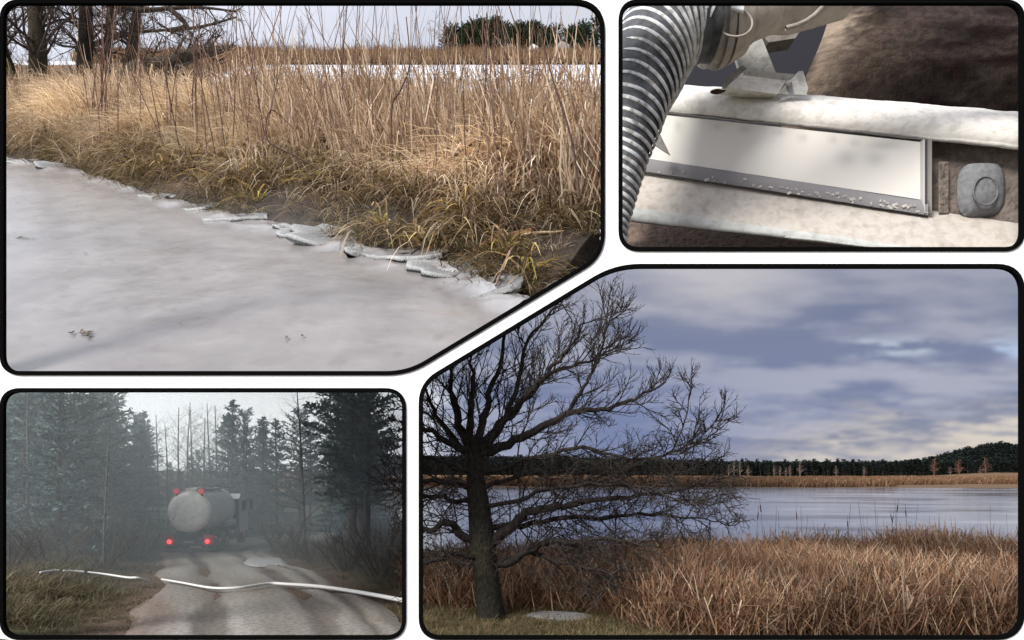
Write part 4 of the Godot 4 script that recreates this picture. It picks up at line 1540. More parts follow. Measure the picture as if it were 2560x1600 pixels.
func lorry():
	var at := P(447 * 1.058, 1312 * 1.058, 35.8)
	var t := thing("tank_lorry", "silver tank lorry with red tail lights lit driving away on the forest road", "lorry", at, deg_to_rad(7.0))
	# local: x right, y up, -z forwards; the rear bumper at z = 0
	var steel := Color(0.80, 0.80, 0.75)
	var dark := Color(0.022, 0.026, 0.03)
	var mb := MB.new()
	var cy := 2.28
	var r := 1.07
	var pts := []
	var rad := []
	for q in [[0.15, 0.02], [0.145, 0.30], [0.125, 0.60], [0.085, 0.86], [0.02, 1.02], [-0.06, 1.07], [-2.1, 1.07], [-2.12, 1.09], [-2.2, 1.09], [-2.22, 1.07], [-4.4, 1.07], [-4.5, 1.0], [-4.6, 0.6], [-4.62, 0.02]]:
		pts.append(Vector3(0, cy, q[0])); rad.append(q[1])
	mb.lathe(pts, rad, 48, steel)
	var tank := obj("tank", mb, M.steel, t)
	mb = MB.new()
	var rg := []
	for i in 49: rg.append(Vector3(1.075 * cos(TAU * i / 48), cy + 1.075 * sin(TAU * i / 48), -0.06))
	mb.tube(rg, taper(0.03, 0.03, 49), 6, steel * 0.8)
	obj("tank_band", mb, M.steel, tank)
	mb = MB.new()
	rg = []
	for i in 49: rg.append(Vector3(1.1 * cos(TAU * i / 48), cy + 1.1 * sin(TAU * i / 48), -4.35))
	mb.tube(rg, taper(0.06, 0.06, 49), 6, Color(0.7, 0.72, 0.72))
	obj("tank_band", mb, M.steel, tank)
	mb = MB.new()
	mb.box(Vector3(0.05, cy + 1.13, -0.5), Vector3(0.62, 0.18, 0.7), steel * 0.8, Basis.IDENTITY, 0.04)
	obj("valve_box", mb, M.steel, tank)
	mb = MB.new()
	mb.tube([Vector3(0, cy + 1.0, -1.6), Vector3(0, cy + 1.25, -1.6)], [0.3, 0.3], 20, steel * 0.8, true)
	obj("manhole", mb, M.steel, tank)
	mb = MB.new()
	for x in [-0.45, 0.45]:
		mb.tube([Vector3(x, cy + 1.32, -1.0), Vector3(x, cy + 1.32, -4.0)], [0.03, 0.03], 6, Color(0.2, 0.21, 0.22))
		for z in [-1.0, -2.5, -4.0]: mb.tube([Vector3(x, cy + 0.95, z), Vector3(x, cy + 1.32, z)], [0.025, 0.025], 6, Color(0.2, 0.21, 0.22))
	mb.box(Vector3(0.0, cy + 1.1, -2.6), Vector3(0.8, 0.08, 3.2), Color(0.16, 0.17, 0.19))
	obj("walkway", mb, M.steel, t)
	# chassis, bumper, wheels
	mb = MB.new()
	mb.box(Vector3(0, 0.98, -3.0), Vector3(0.9, 0.28, 6.4), dark, Basis.IDENTITY, 0.03)
	mb.box(Vector3(0, 1.12, -0.9), Vector3(1.5, 0.3, 0.9), dark, Basis.IDENTITY, 0.05)
	mb.box(Vector3(0, 1.12, -3.6), Vector3(1.5, 0.3, 0.6), dark, Basis.IDENTITY, 0.05)
	obj("chassis", mb, M.dirtgrey, t)
	mb = MB.new()
	mb.box(Vector3(0, 0.66, 0.0), Vector3(2.5, 0.34, 0.14), Color(0.05, 0.055, 0.06), Basis.IDENTITY, 0.03)
	mb.box(Vector3(0, 0.30, 0.0), Vector3(2.3, 0.16, 0.12), Color(0.085, 0.085, 0.09), Basis.IDENTITY, 0.03)
	for x in [-0.7, 0.7]: mb.box(Vector3(x, 0.45, -0.08), Vector3(0.12, 0.4, 0.08), dark)
	obj("bumper", mb, M.dirtgrey, t)
	mb = MB.new()
	mb.box(Vector3(0, 0.70, 0.085), Vector3(0.52, 0.12, 0.02), Color(0.20, 0.22, 0.22), Basis.IDENTITY, 0.004)
	obj("number_plate", mb, M.satin, t)
	for x in [-1.05, 1.05]:
		mb = MB.new()
		mb.box(Vector3(x, 0.45, -0.35), Vector3(0.46, 0.7, 0.03), dark)
		obj("mud_flap", mb, M.dirtgrey, t)
	var wheel := [[-1.2, 0.0], [-2.5, 0.0], [-6.1, 0.0]]
	for q in wheel:
		for s in [-1.0, 1.0]:
			var w := Node3D.new()
			w.name = "wheel"
			t.add_child(w, true)
			w.position = Vector3(s * 1.02, 0.5, q[0])
			mb = MB.new()
			mb.tube([Vector3(-0.17, 0, 0), Vector3(-0.16, 0, 0), Vector3(-0.12, 0, 0), Vector3(0.12, 0, 0), Vector3(0.16, 0, 0), Vector3(0.17, 0, 0)], [0.30, 0.46, 0.5, 0.5, 0.46, 0.30], 28, Color(0.03, 0.03, 0.032), true)
			obj("tyre", mb, M.rubber, w)
			mb = MB.new()
			mb.tube([Vector3(0.12 * s, 0, 0), Vector3(0.175 * s, 0, 0), Vector3(0.19 * s, 0, 0), Vector3(0.2 * s, 0, 0)], [0.28, 0.28, 0.2, 0.1], 20, Color(0.33, 0.33, 0.34), true)
			obj("rim", mb, M.steel, w)
	for z in [-1.85]:
		for s in [-1.0, 1.0]:
			mb = MB.new()
			var ar := []
			for i in 12:
				var a := PI * i / 11.0
				ar.append([Vector3(s * 1.24, 0.5 + 0.62 * sin(a), z + 1.25 * cos(a)), Vector3(s * 0.8, 0.5 + 0.62 * sin(a), z + 1.25 * cos(a))])
			mb.sheet(ar, Color(0.04, 0.045, 0.05), Vector3.UP)
			obj("mudguard", mb, M.dirtgrey, t)
	# silver side tank and tool box
	for s in [-1.0, 1.0]:
		mb = MB.new()
		mb.tube([Vector3(s * 1.0, 1.42, -2.9), Vector3(s * 1.0, 1.42, -2.95), Vector3(s * 1.0, 1.42, -4.5), Vector3(s * 1.0, 1.42, -4.55)], [0.1, 0.19, 0.19, 0.1], 16, Color(0.48, 0.49, 0.49), true)
		obj("side_pipe", mb, M.steel, t)
		mb = MB.new()
		mb.box(Vector3(s * 0.98, 0.78, -4.3), Vector3(0.5, 0.5, 1.5), Color(0.07, 0.085, 0.09), Basis.IDENTITY, 0.05)
		obj("tool_box", mb, M.dirtgrey, t)
		mb = MB.new()
		mb.box(Vector3(s * 1.22, 0.98, -3.9), Vector3(0.05, 0.06, 2.2), Color(0.25, 0.27, 0.27))
		obj("side_rail", mb, M.steel, t)
	# cab
	mb = MB.new()
	var hull := [Vector3(0, 0.75, -5.0), Vector3(0, 2.75, -5.0), Vector3(0, 3.05, -5.3), Vector3(0, 3.0, -6.3), Vector3(0, 2.1, -6.95), Vector3(0, 0.75, -7.05)]
	for s in [-1.0, 1.0]:
		var side := []
		for p in hull: side.append(p + Vector3(s * 1.2, 0, 0))
		for i in range(1, hull.size() - 1):
			if s > 0: mb.tri(side[0], side[i + 1], side[i], Color(0.42, 0.47, 0.46))
			else: mb.tri(side[0], side[i], side[i + 1], Color(0.42, 0.47, 0.46))
	for i in hull.size():
		var a: Vector3 = hull[i]
		var b: Vector3 = hull[(i + 1) % hull.size()]
		var cc := Color(0.035, 0.045, 0.055) if i == 0 else Color(0.42, 0.47, 0.46)
		mb.quad(a + Vector3(-1.2, 0, 0), b + Vector3(-1.2, 0, 0), b + Vector3(1.2, 0, 0), a + Vector3(1.2, 0, 0), cc)
	obj("cab", mb, M.paint, t)
	mb = MB.new()
	mb.box(Vector3(0, 1.9, -4.92), Vector3(2.2, 1.7, 0.1), dark, Basis.IDENTITY, 0.03)
	obj("cab_back", mb, M.dirtgrey, t)
	for s in [-1.0, 1.0]:
		mb = MB.new()
		mb.box(Vector3(s * 1.205, 2.3, -6.05), Vector3(0.03, 0.65, 0.95), Color(0.03, 0.035, 0.04), Basis.IDENTITY, 0.01)
		obj("side_window", mb, M.gloss, t)
		mb = MB.new()
		mb.box(Vector3(s * 1.42, 2.35, -6.85), Vector3(0.2, 0.6, 0.1), dark, Basis.IDENTITY, 0.03)
		mb.tube([Vector3(s * 1.15, 2.65, -6.7), Vector3(s * 1.42, 2.6, -6.85)], [0.025, 0.025], 6, dark)
		obj("side_mirror", mb, M.dirtgrey, t)
	# lamps
	for s in [-1.0, 1.0]:
		mb = MB.new()
		mb.box(Vector3(s * 0.98, 0.72, 0.09), Vector3(0.56, 0.36, 0.06), Color(0.28, 0.02, 0.025), Basis.IDENTITY, 0.03)
		mb.box(Vector3(s * 1.03, 0.98, 0.06), Vector3(0.60, 0.14, 0.05), Color(0.35, 0.04, 0.045), Basis.IDENTITY, 0.02)
		var lens := obj("tail_light", mb, M.redlens, t)
		mb = MB.new()
		mb.tube([Vector3(s * 0.94, 0.72, 0.11), Vector3(s * 0.94, 0.72, 0.15), Vector3(s * 0.94, 0.72, 0.165)], [0.125, 0.115, 0.06], 18, Color(1, 1, 1), true)
		obj("tail_lamp_bulb", mb, M.redglow, lens)
		mb = MB.new()
		mb.tube([Vector3(s * 0.62, cy + 1.05, -0.02), Vector3(s * 0.62, cy + 1.05, 0.06), Vector3(s * 0.62, cy + 1.05, 0.09)], [0.15, 0.15, 0.1], 16, Color(1, 1, 1), true)
		obj("marker_light", mb, M.pinkglow, t)
		mb = MB.new()
		mb.box(Vector3(s * 0.62, cy + 0.9, -0.02), Vector3(0.1, 0.3, 0.05), dark)
		obj("lamp_arm", mb, M.dirtgrey, t)
		for z in [-0.3, -3.4, -5.6]:
			mb = MB.new()
			mb.box(Vector3(s * 1.25, 0.9, z), Vector3(0.05, 0.09, 0.12), Color(1, 1, 1), Basis.IDENTITY, 0.01)
			obj("side_marker_light", mb, M.pinkglow, t)
		var l := OmniLight3D.new()
		l.name = "tail_lamp_glow"
		l.light_color = Color(1, 0.12, 0.12)
		l.light_energy = 0.012
		l.light_size = 0.12
		l.omni_range = 30
		l.omni_attenuation = 2.0
		l.shadow_enabled = true
		l.position = Vector3(s * 0.94, 0.72, 0.32)
		t.add_child(l, true)


# ---------------------------------------------------------------- scene four: tree, reeds, lake, far forest
func scene_four():
	# lake
	var mb := MB.new()
	var rows := []
	for i in 40:
		var d := 27.0 * pow(176.0 / 27.0, i / 39.0)
		var row := []
		for j in 24:
			row.append(Vector3(lerpf(bound(d) - 1.0, 0.85 * d, j / 23.0), -0.12, -d))
		rows.append(row)
	mb.sheet(rows, Color(1, 1, 1), Vector3.UP)
	tag(obj("lake", mb, M.lake), "half frozen blue grey lake between reeds and forest", "lake", "", "structure")
	# thin broken ice and ripples drawn out along the lake
	for q in [[2150, 1232, 45, 380, 0, "dark band of thin ice in the right of the lake"], [1960, 1224, 55, 260, 0, "dark band of thin ice in the middle of the lake"]]: pass
	# reeds, near bed
	var rc := [Color(0.32, 0.195, 0.12), Color(0.40, 0.265, 0.175), Color(0.24, 0.135, 0.085), Color(0.52, 0.41, 0.30), Color(0.13, 0.072, 0.05), Color(0.28, 0.16, 0.098), Color(0.20, 0.115, 0.075)]
	var meshes := []
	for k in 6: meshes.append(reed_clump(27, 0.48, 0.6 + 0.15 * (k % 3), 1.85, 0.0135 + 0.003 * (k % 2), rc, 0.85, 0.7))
	var xfs := []
	var cs := []
	while xfs.size() < 5200:
		var d := rr(14.5, 28.6)
		var x := rr(-0.16 * d, 0.82 * d)
		if rng.randf() > d / 28.0: continue
		var u := uof(x, d)
		var near := lut([[0.40, 18.2], [0.52, 18.0], [0.60, 17.6], [0.62, 16.0], [0.70, 14.9], [1.0, 14.6]], u)
		if d < near + 0.7 * nz.get_noise_1d(x * 40) or x < bound(d) + 0.5: continue
		var far := 27.6 + 1.2 * nz.get_noise_1d(x * 22) - 2.0 * ss(0.66, 0.56, u)
		if d > far: continue
		var top := 0.90 + 0.28 * nz.get_noise_2d(x * 16, d * 9)
		if u < 0.66: top *= 0.9
		var b := Basis.from_euler(Vector3(rr(-0.12, 0.12), rr(0, TAU), rr(-0.12, 0.12))).scaled(Vector3(1, top, 1) * rr(0.85, 1.1))
		xfs.append(Transform3D(b, Vector3(x, -0.05, -d)))
		var n := nz.get_noise_2d(x * 18, d * 10 + 70)
		var k := rr(0.75, 1.2) * (1 + 0.8 * n)
		cs.append(Color(k, k * rr(0.92, 1.0), k * rr(0.85, 1.0)))
	multi("reeds", meshes, xfs, cs, M.straw, "dense bed of broken reddish brown reeds before the lake", "reeds")
	# single thin stalks over the reed tops
	var sp := []
	for k in 3:
		mb = MB.new()
		var pts := stem_pts(Vector3.ZERO, Vector3(rr(-0.08, 0.08), 1, 0).normalized(), 2.5, 5, 0.05, 0.02)
		mb.tube(pts, taper(0.009, 0.005, 6), 4, Color(0.14, 0.085, 0.06))
		if k == 0: mb.tube([pts[4], pts[4].lerp(pts[5], 0.5)], [0.02, 0.018], 5, Color(0.10, 0.06, 0.04), true)
		sp.append(mb.mesh())
	for i in 24:
		var u := rr(0.69, 1.0)
		var d := rr(24.5, 27.6)
		var o := obj("reed_stalk", sp[i % 3], M.straw)
		o.position = Vector3((u - 0.5) * W * d, -0.05, -d)
		o.rotation = Vector3(0, rr(0, TAU), 0)
		o.scale = Vector3.ONE * rr(0.8, 1.08)
		tag(o, "thin dark stalk standing above the reed tops against the lake", "reed stalk", "stalks above the reed tops")
	# short grass at the front
	meshes = []
	for k in 3: meshes.append(grass_clump(30, 0.4, 0.10, 0.34, 0.008, 1.0, 0.5, [Color(0.19, 0.15, 0.075), Color(0.24, 0.18, 0.105), Color(0.11, 0.11, 0.05), Color(0.30, 0.23, 0.14)]))
	xfs = []; cs = []
	while xfs.size() < 1500:
		var d := rr(14.2, 18.4)
		var x := rr(-0.17 * d, 0.30 * d)
		if (x - 1.15) * (x - 1.15) / 0.75 + (d - 17.0) * (d - 17.0) / 0.35 < 1.0: continue
		xfs.append(Transform3D(Basis.from_euler(Vector3(0, rr(0, TAU), 0)).scaled(Vector3.ONE * rr(0.6, 1.2)), Vector3(x, -0.01, -d)))
		cs.append(g1(rr(0.7, 1.2)))
	multi("shore_grass", meshes, xfs, cs, M.straw, "short olive brown grass round the foot of the bare tree", "grass")
	# icy puddle right of the tree
	mb = MB.new()
	rows = []
	for i in 16:
		var row := []
		for j in 16:
			var a := TAU * j / 15.0
			var r := i / 15.0 * (0.85 + 0.3 * nz.get_noise_2d(cos(a) * 60, sin(a) * 60))
			row.append(Vector3(1.15 + 1.0 * r * cos(a), 0.075 - 0.05 * ss(0.8, 1, i / 15.0), -17.0 + 0.6 * r * sin(a)))
		rows.append(row)
	mb.sheet(rows, Color(0.36, 0.37, 0.38), Vector3.UP)
	tag(obj("icy_puddle", mb, M.ice), "small frozen puddle between grass and reeds right of the tree", "ice", "", "structure")
	# far reed belt
	meshes = [reed_clump(50, 3.0, 1.2, 2.0, 0.09, [Color(0.24, 0.145, 0.085), Color(0.28, 0.175, 0.105), Color(0.18, 0.105, 0.065)], 0.1)]
	xfs = []; cs = []
	for i in 2600:
		var u := rr(0.39, 1.06)
		var d := 172.0 + pow(rng.randf(), 1.6) * 190.0
		if u > 0.86: d += 18.0 + 14.0 * ss(0.86, 0.95, u)
		elif u < 0.62: d += 10.0 * ss(0.62, 0.45, u)
		d += 3.0 * nz.get_noise_1d(u * 2200)
		var x := (u - 0.5) * W * d
		xfs.append(Transform3D(Basis.from_euler(Vector3(0, rr(0, TAU), 0)).scaled(Vector3(1.5, rr(0.75, 1.25), 1.5)), Vector3(x, 0.0, -d)))
		var k := rr(0.75, 1.15)
		cs.append(Color(k, k, k))
	multi("far_shore_reeds", meshes, xfs, cs, M.straw, "low rust brown reed belt on the far shore below the forest", "reeds")
	# far forest, one dark mass
	var fm := []
	for k in 3:
		mb = MB.new()
		var hgt := 14.0
		mb.tube([Vector3(0, -1, 0), Vector3(0, hgt * 0.9, 0)], [0.22, 0.05], 5, Color(0.09, 0.06, 0.05))
		for i in 190:
			var f := pow(rng.randf(), 0.8)
			var r := (1 - f) * 1.5 * (0.6 + 0.4 * k / 2.0) + 0.15
			var th := rr(0, TAU)
			var p := Vector3(cos(th) * r * rr(0.2, 1), 0.8 + f * (hgt - 0.8), sin(th) * r * rr(0.2, 1))
			var o := Vector3(cos(th), rr(-0.4, 0.5), sin(th)).normalized()
			var sd := o.cross(Vector3(rr(-1, 1), 1, rr(-1, 1))).normalized()
			mb.ribbon([p, p + o * 0.5, p + o * 1.1], [0.15, 0.36, 0.04], sd, Color(0.016, 0.021, 0.020), Color(0.022, 0.029, 0.025))
		fm.append(mb.mesh())
	xfs = []; cs = []
	for i in 9000:
		var u := rr(0.36, 1.10)
		if i % 4 == 0: u = rr(0.88, 1.08)
		var d := rr(590, 690)
		var hill := hill_y(u)
		var x := (u - 0.5) * W * d
		var sc := rr(0.72, 1.0) + (0.16 if rng.randf() < 0.12 else 0.0)
		xfs.append(Transform3D(Basis.from_euler(Vector3(0, rr(0, TAU), 0)).scaled(Vector3(1.15, 1, 1.15) * sc), Vector3(x, hill * ss(592, 650, d) - 0.5, -d)))
		var k := rr(0.75, 1.25)
		cs.append(Color(k, k, k))
	multi("far_forest", fm, xfs, cs, M.leaf, "dark pine forest along the whole far shore of the lake", "forest")
	# pale and reddish leafless trees in front of it
	var bt := bare_tree("shore_birch", "pale leafless birch before the dark forest across the lake", Vector3.ZERO, 13.0, 0.28, Vector3.ZERO, 20, Color(0.34, 0.25, 0.21), "birches before the far forest", 2)
	var fb := true
	for q in [1835, 1850, 1822, 1870, 1950, 1965, 1975, 2000, 2160, 2375, 2450, 1935, 2090]:
		var d := rr(560, 585)
		var at := P(q, 0, d)
		at.y = 0.1
		if fb: bt.position = at
		else: dup(bt, at, rr(0, TAU), rr(0.6, 1.0))
		fb = false
	for q in [[2465, 17.0, "large round reddish leafless tree at right before the far forest"], [2335, 16.0, "greyish round leafless tree at the foot of the forest hill"], [2398, 15.0, "brown round leafless tree between grey and reddish ones"]]:
		var at := P(q[0], 0, 575.0)
		at.y = 0.0
		bare_tree("shore_tree", q[2], at, q[1], 0.4, Vector3.ZERO, 34, Color(0.22, 0.12, 0.09), "", 3)
	big_tree()
	# small leafless sapling in the reeds and the mossy branch at lower right
	mb = MB.new()
	var sap := stem_pts(P(1530, 1560, 17.2), Vector3(0.02, 1, 0).normalized(), 2.9, 6, 0.04, 0.02)
	mb.tube(sap, taper(0.05, 0.015, 7), 5, Color(0.10, 0.06, 0.05))
	sprout(mb, sap, 0.2, 22, 0.7, 0.012, 1, Color(0.12, 0.075, 0.06), 0.3, 0.8)
	tag(obj("sapling", mb, M.bark), "slim leafless reddish sapling before the reeds right of the puddle", "sapling")
	mb = MB.new()
	var br := []
	for q in [[2415, 1580], [2410, 1545], [2420, 1520], [2460, 1545], [2520, 1552], [2560, 1570]]: br.append(P(q[0], q[1], 15.35))
	br = smooth(br, 4)
	mb.tube(br, taper(0.05, 0.02, br.size()), 6, Color(0.13, 0.13, 0.075))
	sprout(mb, br, 0.05, 9, 0.5, 0.012, 1, Color(0.14, 0.13, 0.08), 0.1, 0.9)
	tag(obj("mossy_branch", mb, M.bark), "crooked mossy green branch before the reeds in the lower right corner", "branch")

func hill_y(u: float) -> float:
	return lut([[0.36, 6.5], [0.48, 6.0], [0.56, 5.0], [0.64, 3.0], [0.74, 0.0], [0.86, -0.3], [0.895, 0.5], [0.92, 7.0], [0.94, 12.0], [0.96, 16.5], [0.975, 18.0], [1.0, 17.0], [1.1, 19.0]], u)

func big_tree():
	var D := 16.7
	var foot := P(1160 * 1.058, 1465 * 1.058, D)
	foot.y = 0.0
	var t := thing("bare_tree", "large dark leafless spreading tree standing before the reeds at the lake", "tree", foot)
	var bark := Color(0.050, 0.043, 0.036)
	var tw := Color(0.058, 0.048, 0.043)
	var mb := MB.new()
	var tr := []
	for q in [[1166, 1490], [1162, 1462], [1154, 1400], [1146, 1330], [1140, 1280], [1132, 1200], [1124, 1130], [1120, 1075], [1118, 1050]]: tr.append(P(q[0] * 1.058, q[1] * 1.058, D) - foot)
	mb.tube(smooth(tr, 3), _interp([0.40, 0.36, 0.31, 0.31, 0.32, 0.27, 0.22, 0.22, 0.15], 3), 14, Color(0.040, 0.038, 0.026), false, bark)
	obj("trunk", mb, M.bark, t)
	# limbs: points in the photograph, nearer (+) or farther (-), start and end radius
	var limbs := [
		[[[1120, 1065], [1085, 1010], [1072, 940], [1060, 860], [1050, 780], [1040, 700]], 0.3, 0.17, 0.03],
		[[[1122, 1065], [1140, 1010], [1150, 960], [1165, 900], [1190, 830], [1196, 760]], -0.4, 0.13, 0.03],
		[[[1124, 1070], [1165, 1030], [1200, 985], [1240, 940], [1275, 905], [1300, 870], [1345, 830], [1382, 760]], 0.5, 0.14, 0.02],
		[[[1126, 1075], [1200, 1050], [1260, 1020], [1330, 985], [1370, 975], [1440, 965], [1500, 940], [1570, 905]], 0.2, 0.15, 0.02],
		[[[1335, 983], [1370, 930], [1400, 880], [1420, 820], [1440, 760], [1456, 740]], 0.2, 0.06, 0.012],
		[[[1200, 990], [1255, 930], [1310, 880], [1390, 850], [1440, 830], [1470, 790]], -0.6, 0.08, 0.012],
		[[[1120, 1075], [1070, 1050], [1020, 1020], [960, 990]], 0.6, 0.13, 0.04],
		[[[1122, 1060], [1180, 1000], [1215, 930], [1230, 860], [1250, 800], [1300, 740], [1330, 720]], -0.7, 0.1, 0.015],
		[[[1118, 1060], [1110, 980], [1120, 900], [1110, 820], [1130, 760]], 0.9, 0.12, 0.02],
		[[[1100, 1070], [1040, 1000], [1010, 930], [990, 860], [960, 800]], -0.5, 0.11, 0.02],
		[[[1140, 1290], [1190, 1265], [1225, 1225], [1265, 1205], [1320, 1200], [1350, 1190], [1430, 1180], [1540, 1165], [1640, 1150], [1735, 1125]], 0.5, 0.17, 0.015],
		[[[1150, 1345], [1210, 1325], [1250, 1300], [1300, 1280], [1335, 1285], [1420, 1275], [1500, 1285], [1560, 1290]], 0.8, 0.14, 0.015],
		[[[1250, 1302], [1320, 1330], [1390, 1340], [1450, 1365]], 1.1, 0.06, 0.01],
		[[[1138, 1290], [1085, 1260], [1060, 1235], [1020, 1250], [960, 1245]], 0.5, 0.14, 0.05],
		[[[1130, 1190], [1060, 1180], [1000, 1170], [940, 1160]], -0.4, 0.11, 0.04],
		[[[1128, 1150], [1060, 1140], [980, 1135], [920, 1130]], 0.7, 0.11, 0.04],
		[[[1126, 1130], [1200, 1100], [1280, 1075], [1380, 1060], [1440, 1075], [1540, 1085], [1600, 1050], [1640, 905]], 0.9, 0.11, 0.010],
		[[[1540, 1085], [1600, 1070], [1650, 1040], [1700, 985]], 0.9, 0.03, 0.008],
		[[[1128, 1160], [1210, 1130], [1300, 1110], [1400, 1115], [1500, 1100], [1590, 1120], [1690, 1085]], -0.5, 0.1, 0.010],
		[[[1132, 1200], [1220, 1180], [1320, 1150], [1420, 1145], [1520, 1150], [1620, 1190], [1720, 1185]], 1.2, 0.1, 0.010],
		[[[1136, 1250], [1230, 1240], [1330, 1225], [1430, 1225], [1540, 1215], [1640, 1225], [1720, 1240]], -0.8, 0.1, 0.010],
		[[[1124, 1120], [1060, 1100], [1010, 1080], [950, 1090]], 1.0, 0.1, 0.03],
		[[[1150, 1320], [1080, 1310], [1020, 1330], [960, 1325]], 1.0, 0.09, 0.03]]
	var tg := MB.new()
	prune = true
	prune_at = foot
	for L in limbs:
		var pts := []
		var n: int = L[0].size()
		for i in n:
			var q = L[0][i]
			var dz: float = L[1] * 1.5 * i / (n - 1.0)
			pts.append(P(q[0] * 1.058, q[1] * 1.058, D - dz) - foot)
		pts = smooth(pts, 4)
		for i in range(1, pts.size()): pts[i] += Vector3(rr(-1, 1), rr(-1, 1), rr(-1, 1)) * 0.05
		while pts.size() > 6 and over_bar(pts[pts.size() - 1]): pts.pop_back()
		mb = MB.new()
		mb.tube(pts, taper(L[2] * (0.85 if L[0][0][1] > 1240 else (0.62 if L[0][0][1] > 1095 else 0.85)), L[3], pts.size()), 8, bark)
		obj("limb", mb, M.bark, t)
		var len := 0.0
		for i in range(1, pts.size()): len += pts[i].distance_to(pts[i - 1])
		var low: bool = L[0][0][1] > 1110
		sprout(tg, pts, 0.14, int(4 + len * (4.4 if low else 3.6)), 1.75, 0.019, 2, tw, 0.03 if low else 0.22, 0.95 if low else 0.75, 1.0, 7)
	var tsm := smooth(tr, 3)
	sprout(tg, tsm, 0.34, 34, 2.2, 0.020, 2, tw * 1.3, 0.0, 1.6, 1.0, 7)
	var o := obj("twigs", tg, M.bark, t)
	o.set_meta("kind", "stuff")
	prune = false

func _interp(a: Array, k: int) -> Array:
	var out := []
	for i in a.size() - 1:
		for j in k: out.append(lerpf(a[i], a[i + 1], float(j) / k))
	out.append(a[-1])
	return out


# ---------------------------------------------------------------- ground
func make_ground():
	var mb := MB.new()
	var rows := []
	var cols := []
	var ds := [-40.0, -10.0, 0.0, 8.0]
	for i in 70: ds.append(12.0 * pow(64.0 / 12.0, i / 69.0))
	for i in 24: ds.append(68.0 * pow(2500.0 / 68.0, i / 23.0))
	for d in ds:
		var row := []
		var cl := []
		for j in 130:
			var f := j / 129.0 * 2 - 1
			var x: float = f * maxf(1.0 * absf(d), 26.0)
			var y: float
			if d < 12.0: y = lerpf(0.0, left_y(x, 13) , ss(0, -4, x))
			else: y = ground_y(x, d)
			if d > 380: y += hill_y(uof(x, d)) * ss(592, 650, d)
			if x < bound(d) - 2.0 and d >= 12.0 and d < 64: y = minf(y, 4.0)
			row.append(Vector3(x, y, -d))
			var n1 := nz.get_noise_2d(x * 12, d * 12)
			var c := Color(0.12, 0.095, 0.06).lerp(Color(0.09, 0.09, 0.045), clampf(0.5 + n1, 0, 1))
			if x < bound(d):
				c = Color(0.10, 0.085, 0.05).lerp(Color(0.075, 0.08, 0.036), clampf(0.5 + n1 * 1.3, 0, 1))
				c = c.lerp(Color(0.17, 0.115, 0.095), ss(5.2, 3.0, absf(road_off(x, d))) * 0.8)
			if d > 170: c = Color(0.18, 0.115, 0.07)
			cl.append(c)
		rows.append(row)
		cols.append(cl)
	mb.sheet(rows, cols, Vector3.UP)
	tag(obj("ground", mb, M.soil), "dull brown ground under grass, reeds and forest", "ground", "", "structure")


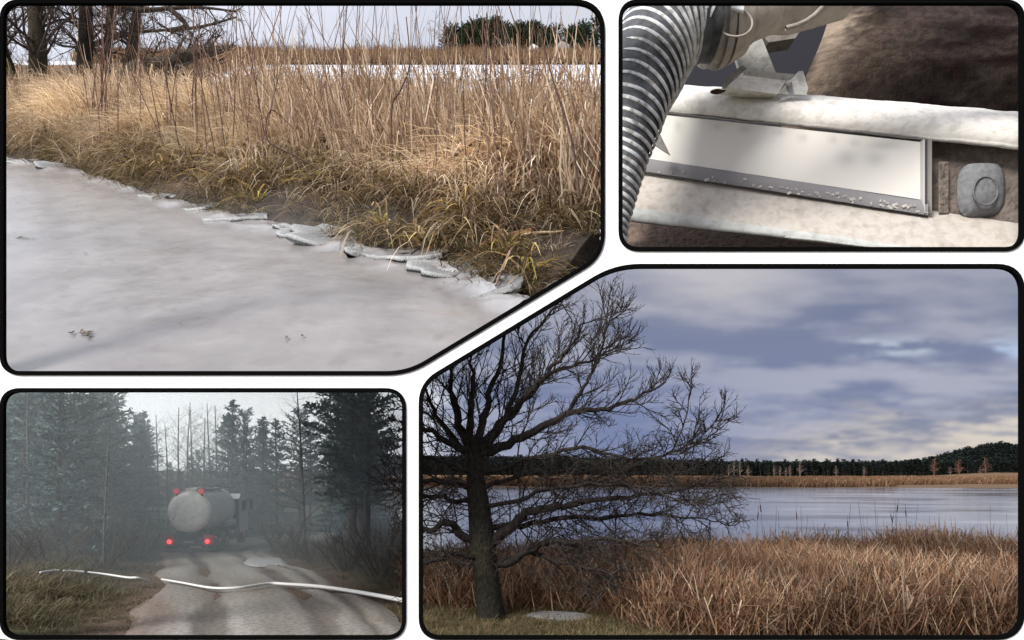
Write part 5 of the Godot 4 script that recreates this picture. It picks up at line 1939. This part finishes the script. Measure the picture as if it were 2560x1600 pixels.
func materials():
	M.white = flat(g1(0.93), 0.85)
	M.black = flat(g1(0.004), 1.0)
	M.black.metallic_specular = 0.0
	M.plain = vcol(0.9)
	M.satin = vcol(0.55)
	M.gloss = vcol(0.12)
	M.plastic = vcol(0.7)
	M.paint = vcol(0.5)
	M.straw = vcol(0.9)
	M.straw.backlight_enabled = true
	M.straw.backlight = Color(0.85, 0.80, 0.72)
	M.leaf = vcol(0.85)
	var lo := g1(0.62)
	var hi := g1(1.0)
	M.bark = grain(0.03, [[0.25, g1(0.5)], [0.75, g1(1.0)]], Vector3(0.9, 0.25, 0.9), 0.95, 3, 10.0, 0.03)
	M.ice = grain(0.012, [[0.3, g1(0.84)], [0.6, g1(0.97)], [0.75, g1(1.0)]], Vector3(0.11, 0.11, 0.11), 0.24, 5, 2.0, 0.03, 0.30)
	M.ice.metallic_specular = 0.5
	M.clearice = grain(0.03, [[0.3, g1(0.62)], [0.7, g1(1.0)]], Vector3(0.8, 0.8, 0.8), 0.16, 8, 8.0, 0.05)
	M.snowice = grain(0.01, [[0.35, Color(0.42, 0.45, 0.52)], [0.6, Color(0.72, 0.74, 0.78)]], Vector3(0.01, 0.05, 0.05), 0.4, 9, 0)
	M.mud = grain(0.02, [[0.3, lo], [0.7, hi]], Vector3(0.35, 0.35, 0.35), 0.85, 12, 12.0, 0.03)
	M.soil = grain(0.02, [[0.3, lo], [0.7, hi]], Vector3(0.4, 0.4, 0.4), 0.95, 14, 10.0, 0.03)
	M.gravel = grain(0.02, [[0.3, g1(0.68)], [0.7, hi]], Vector3(0.5, 0.5, 0.5), 0.7, 16, 4.0, 0.05, 0.6)
	M.dust = grain(0.012, [[0.25, Color(0.70, 0.68, 0.66)], [0.42, Color(0.90, 0.89, 0.88)], [0.62, g1(1.0)], [0.8, Color(0.88, 0.85, 0.81)]], Vector3(0.42, 0.42, 0.42), 0.9, 18, 3.0, 0.05, 0.6)
	M.dirtbrown = grain(0.02, [[0.3, g1(0.6)], [0.7, Color(1.0, 0.97, 0.93)]], Vector3(0.4, 0.25, 0.4), 0.95, 21, 10.0, 0.03)
	M.dirtcrust = grain(0.02, [[0.3, g1(0.55)], [0.6, g1(0.9)], [0.75, Color(1.0, 0.95, 0.9)]], Vector3(0.3, 0.6, 0.3), 0.95, 23, 4.0, 0.05)
	M.dirtgrey = grain(0.02, [[0.3, g1(0.7)], [0.7, g1(1.0)]], Vector3(0.6, 0.6, 0.6), 0.75, 25, 2.5, 0.04, 0.6)
	M.rubber = grain(0.02, [[0.25, g1(0.45)], [0.5, g1(0.75)], [0.66, Color(0.9, 0.86, 0.8)], [0.78, g1(1.0)]], Vector3(0.35, 0.35, 0.35), 0.6, 27, 3.0, 0.05)
	M.ribmat = grain(0.025, [[0.3, Color(0.42, 0.39, 0.35)], [0.45, g1(0.8)], [0.6, g1(1.0)]], Vector3(0.35, 0.35, 0.35), 0.6, 28, 0)
	M.steel = grain(0.015, [[0.3, g1(0.8)], [0.7, g1(1.0)]], Vector3(0.3, 0.3, 0.3), 0.42, 31, 0)
	M.steel.metallic = 0.1
	M.redlens = vcol(0.3)
	M.redglow = flat(Color(0.9, 0.1, 0.1), 0.4)
	M.redglow.emission_enabled = true
	M.redglow.emission = Color(1, 0.25, 0.27)
	M.redglow.emission_energy_multiplier = 0.7
	M.pinkglow = flat(Color(0.7, 0.12, 0.14), 0.4)
	M.pinkglow.emission_enabled = true
	M.pinkglow.emission = Color(0.85, 0.22, 0.28)
	M.pinkglow.emission_energy_multiplier = 0.12
	# lake: smooth with long drawn bands of rough thin ice
	var L := StandardMaterial3D.new()
	L.albedo_texture = noise_tex(0.008, [[0.28, Color(0.02, 0.022, 0.026)], [0.34, Color(0.08, 0.09, 0.11)], [0.40, Color(0.19, 0.21, 0.25)], [0.66, Color(0.215, 0.235, 0.28)], [0.78, Color(0.34, 0.36, 0.40)]], 41, 5, false, 4.0, 1024)
	L.uv1_triplanar = true
	L.uv1_world_triplanar = true
	L.uv1_scale = Vector3(0.0045, 0.03, 0.011)
	L.roughness = 0.12
	L.metallic_specular = 0.6
	L.normal_enabled = true
	L.normal_texture = noise_tex(0.02, [], 43, 4, true, 1.0)
	L.normal_scale = 0.025
	M.lake = L


func _ready():
	# camera, sky, sun, exposure
	var cam := Camera3D.new()
	cam.name = "camera"
	cam.position = Vector3(0, CY, 0)
	cam.keep_aspect = Camera3D.KEEP_HEIGHT
	cam.set_frustum(H * 0.1, Vector2(0, (VH - 0.5) * H * 0.1), 0.1, 4000.0)
	add_child(cam)
	cam.current = true
	nz.seed = 5
	nz.frequency = 0.01
	nz.fractal_octaves = 3
	rng.seed = 20240
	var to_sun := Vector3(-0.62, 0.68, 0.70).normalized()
	var env := Environment.new()
	env.background_mode = Environment.BG_SKY
	var sky := Sky.new()
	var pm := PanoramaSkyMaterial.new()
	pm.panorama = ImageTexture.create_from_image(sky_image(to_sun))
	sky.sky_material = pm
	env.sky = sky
	env.tonemap_mode = Environment.TONE_MAPPER_LINEAR
	env.tonemap_exposure = 2.8
	env.volumetric_fog_enabled = true
	env.volumetric_fog_density = 0.0
	env.sdfgi_enabled = true
	env.ssao_enabled = true
	env.ssil_enabled = true
	var we := WorldEnvironment.new()
	we.name = "environment"
	we.environment = env
	add_child(we)
	var sun := DirectionalLight3D.new()
	sun.name = "sun"
	sun.light_energy = 0.5
	sun.light_angular_distance = 20.0
	sun.light_color = Color(1, 0.98, 0.95)
	sun.shadow_enabled = true
	sun.look_at_from_position(to_sun * 50, Vector3.ZERO, Vector3.UP)
	add_child(sun)
	materials()
	make_ground()
	make_board()
	scene_four()
	scene_three()
	scene_two()
	scene_one()
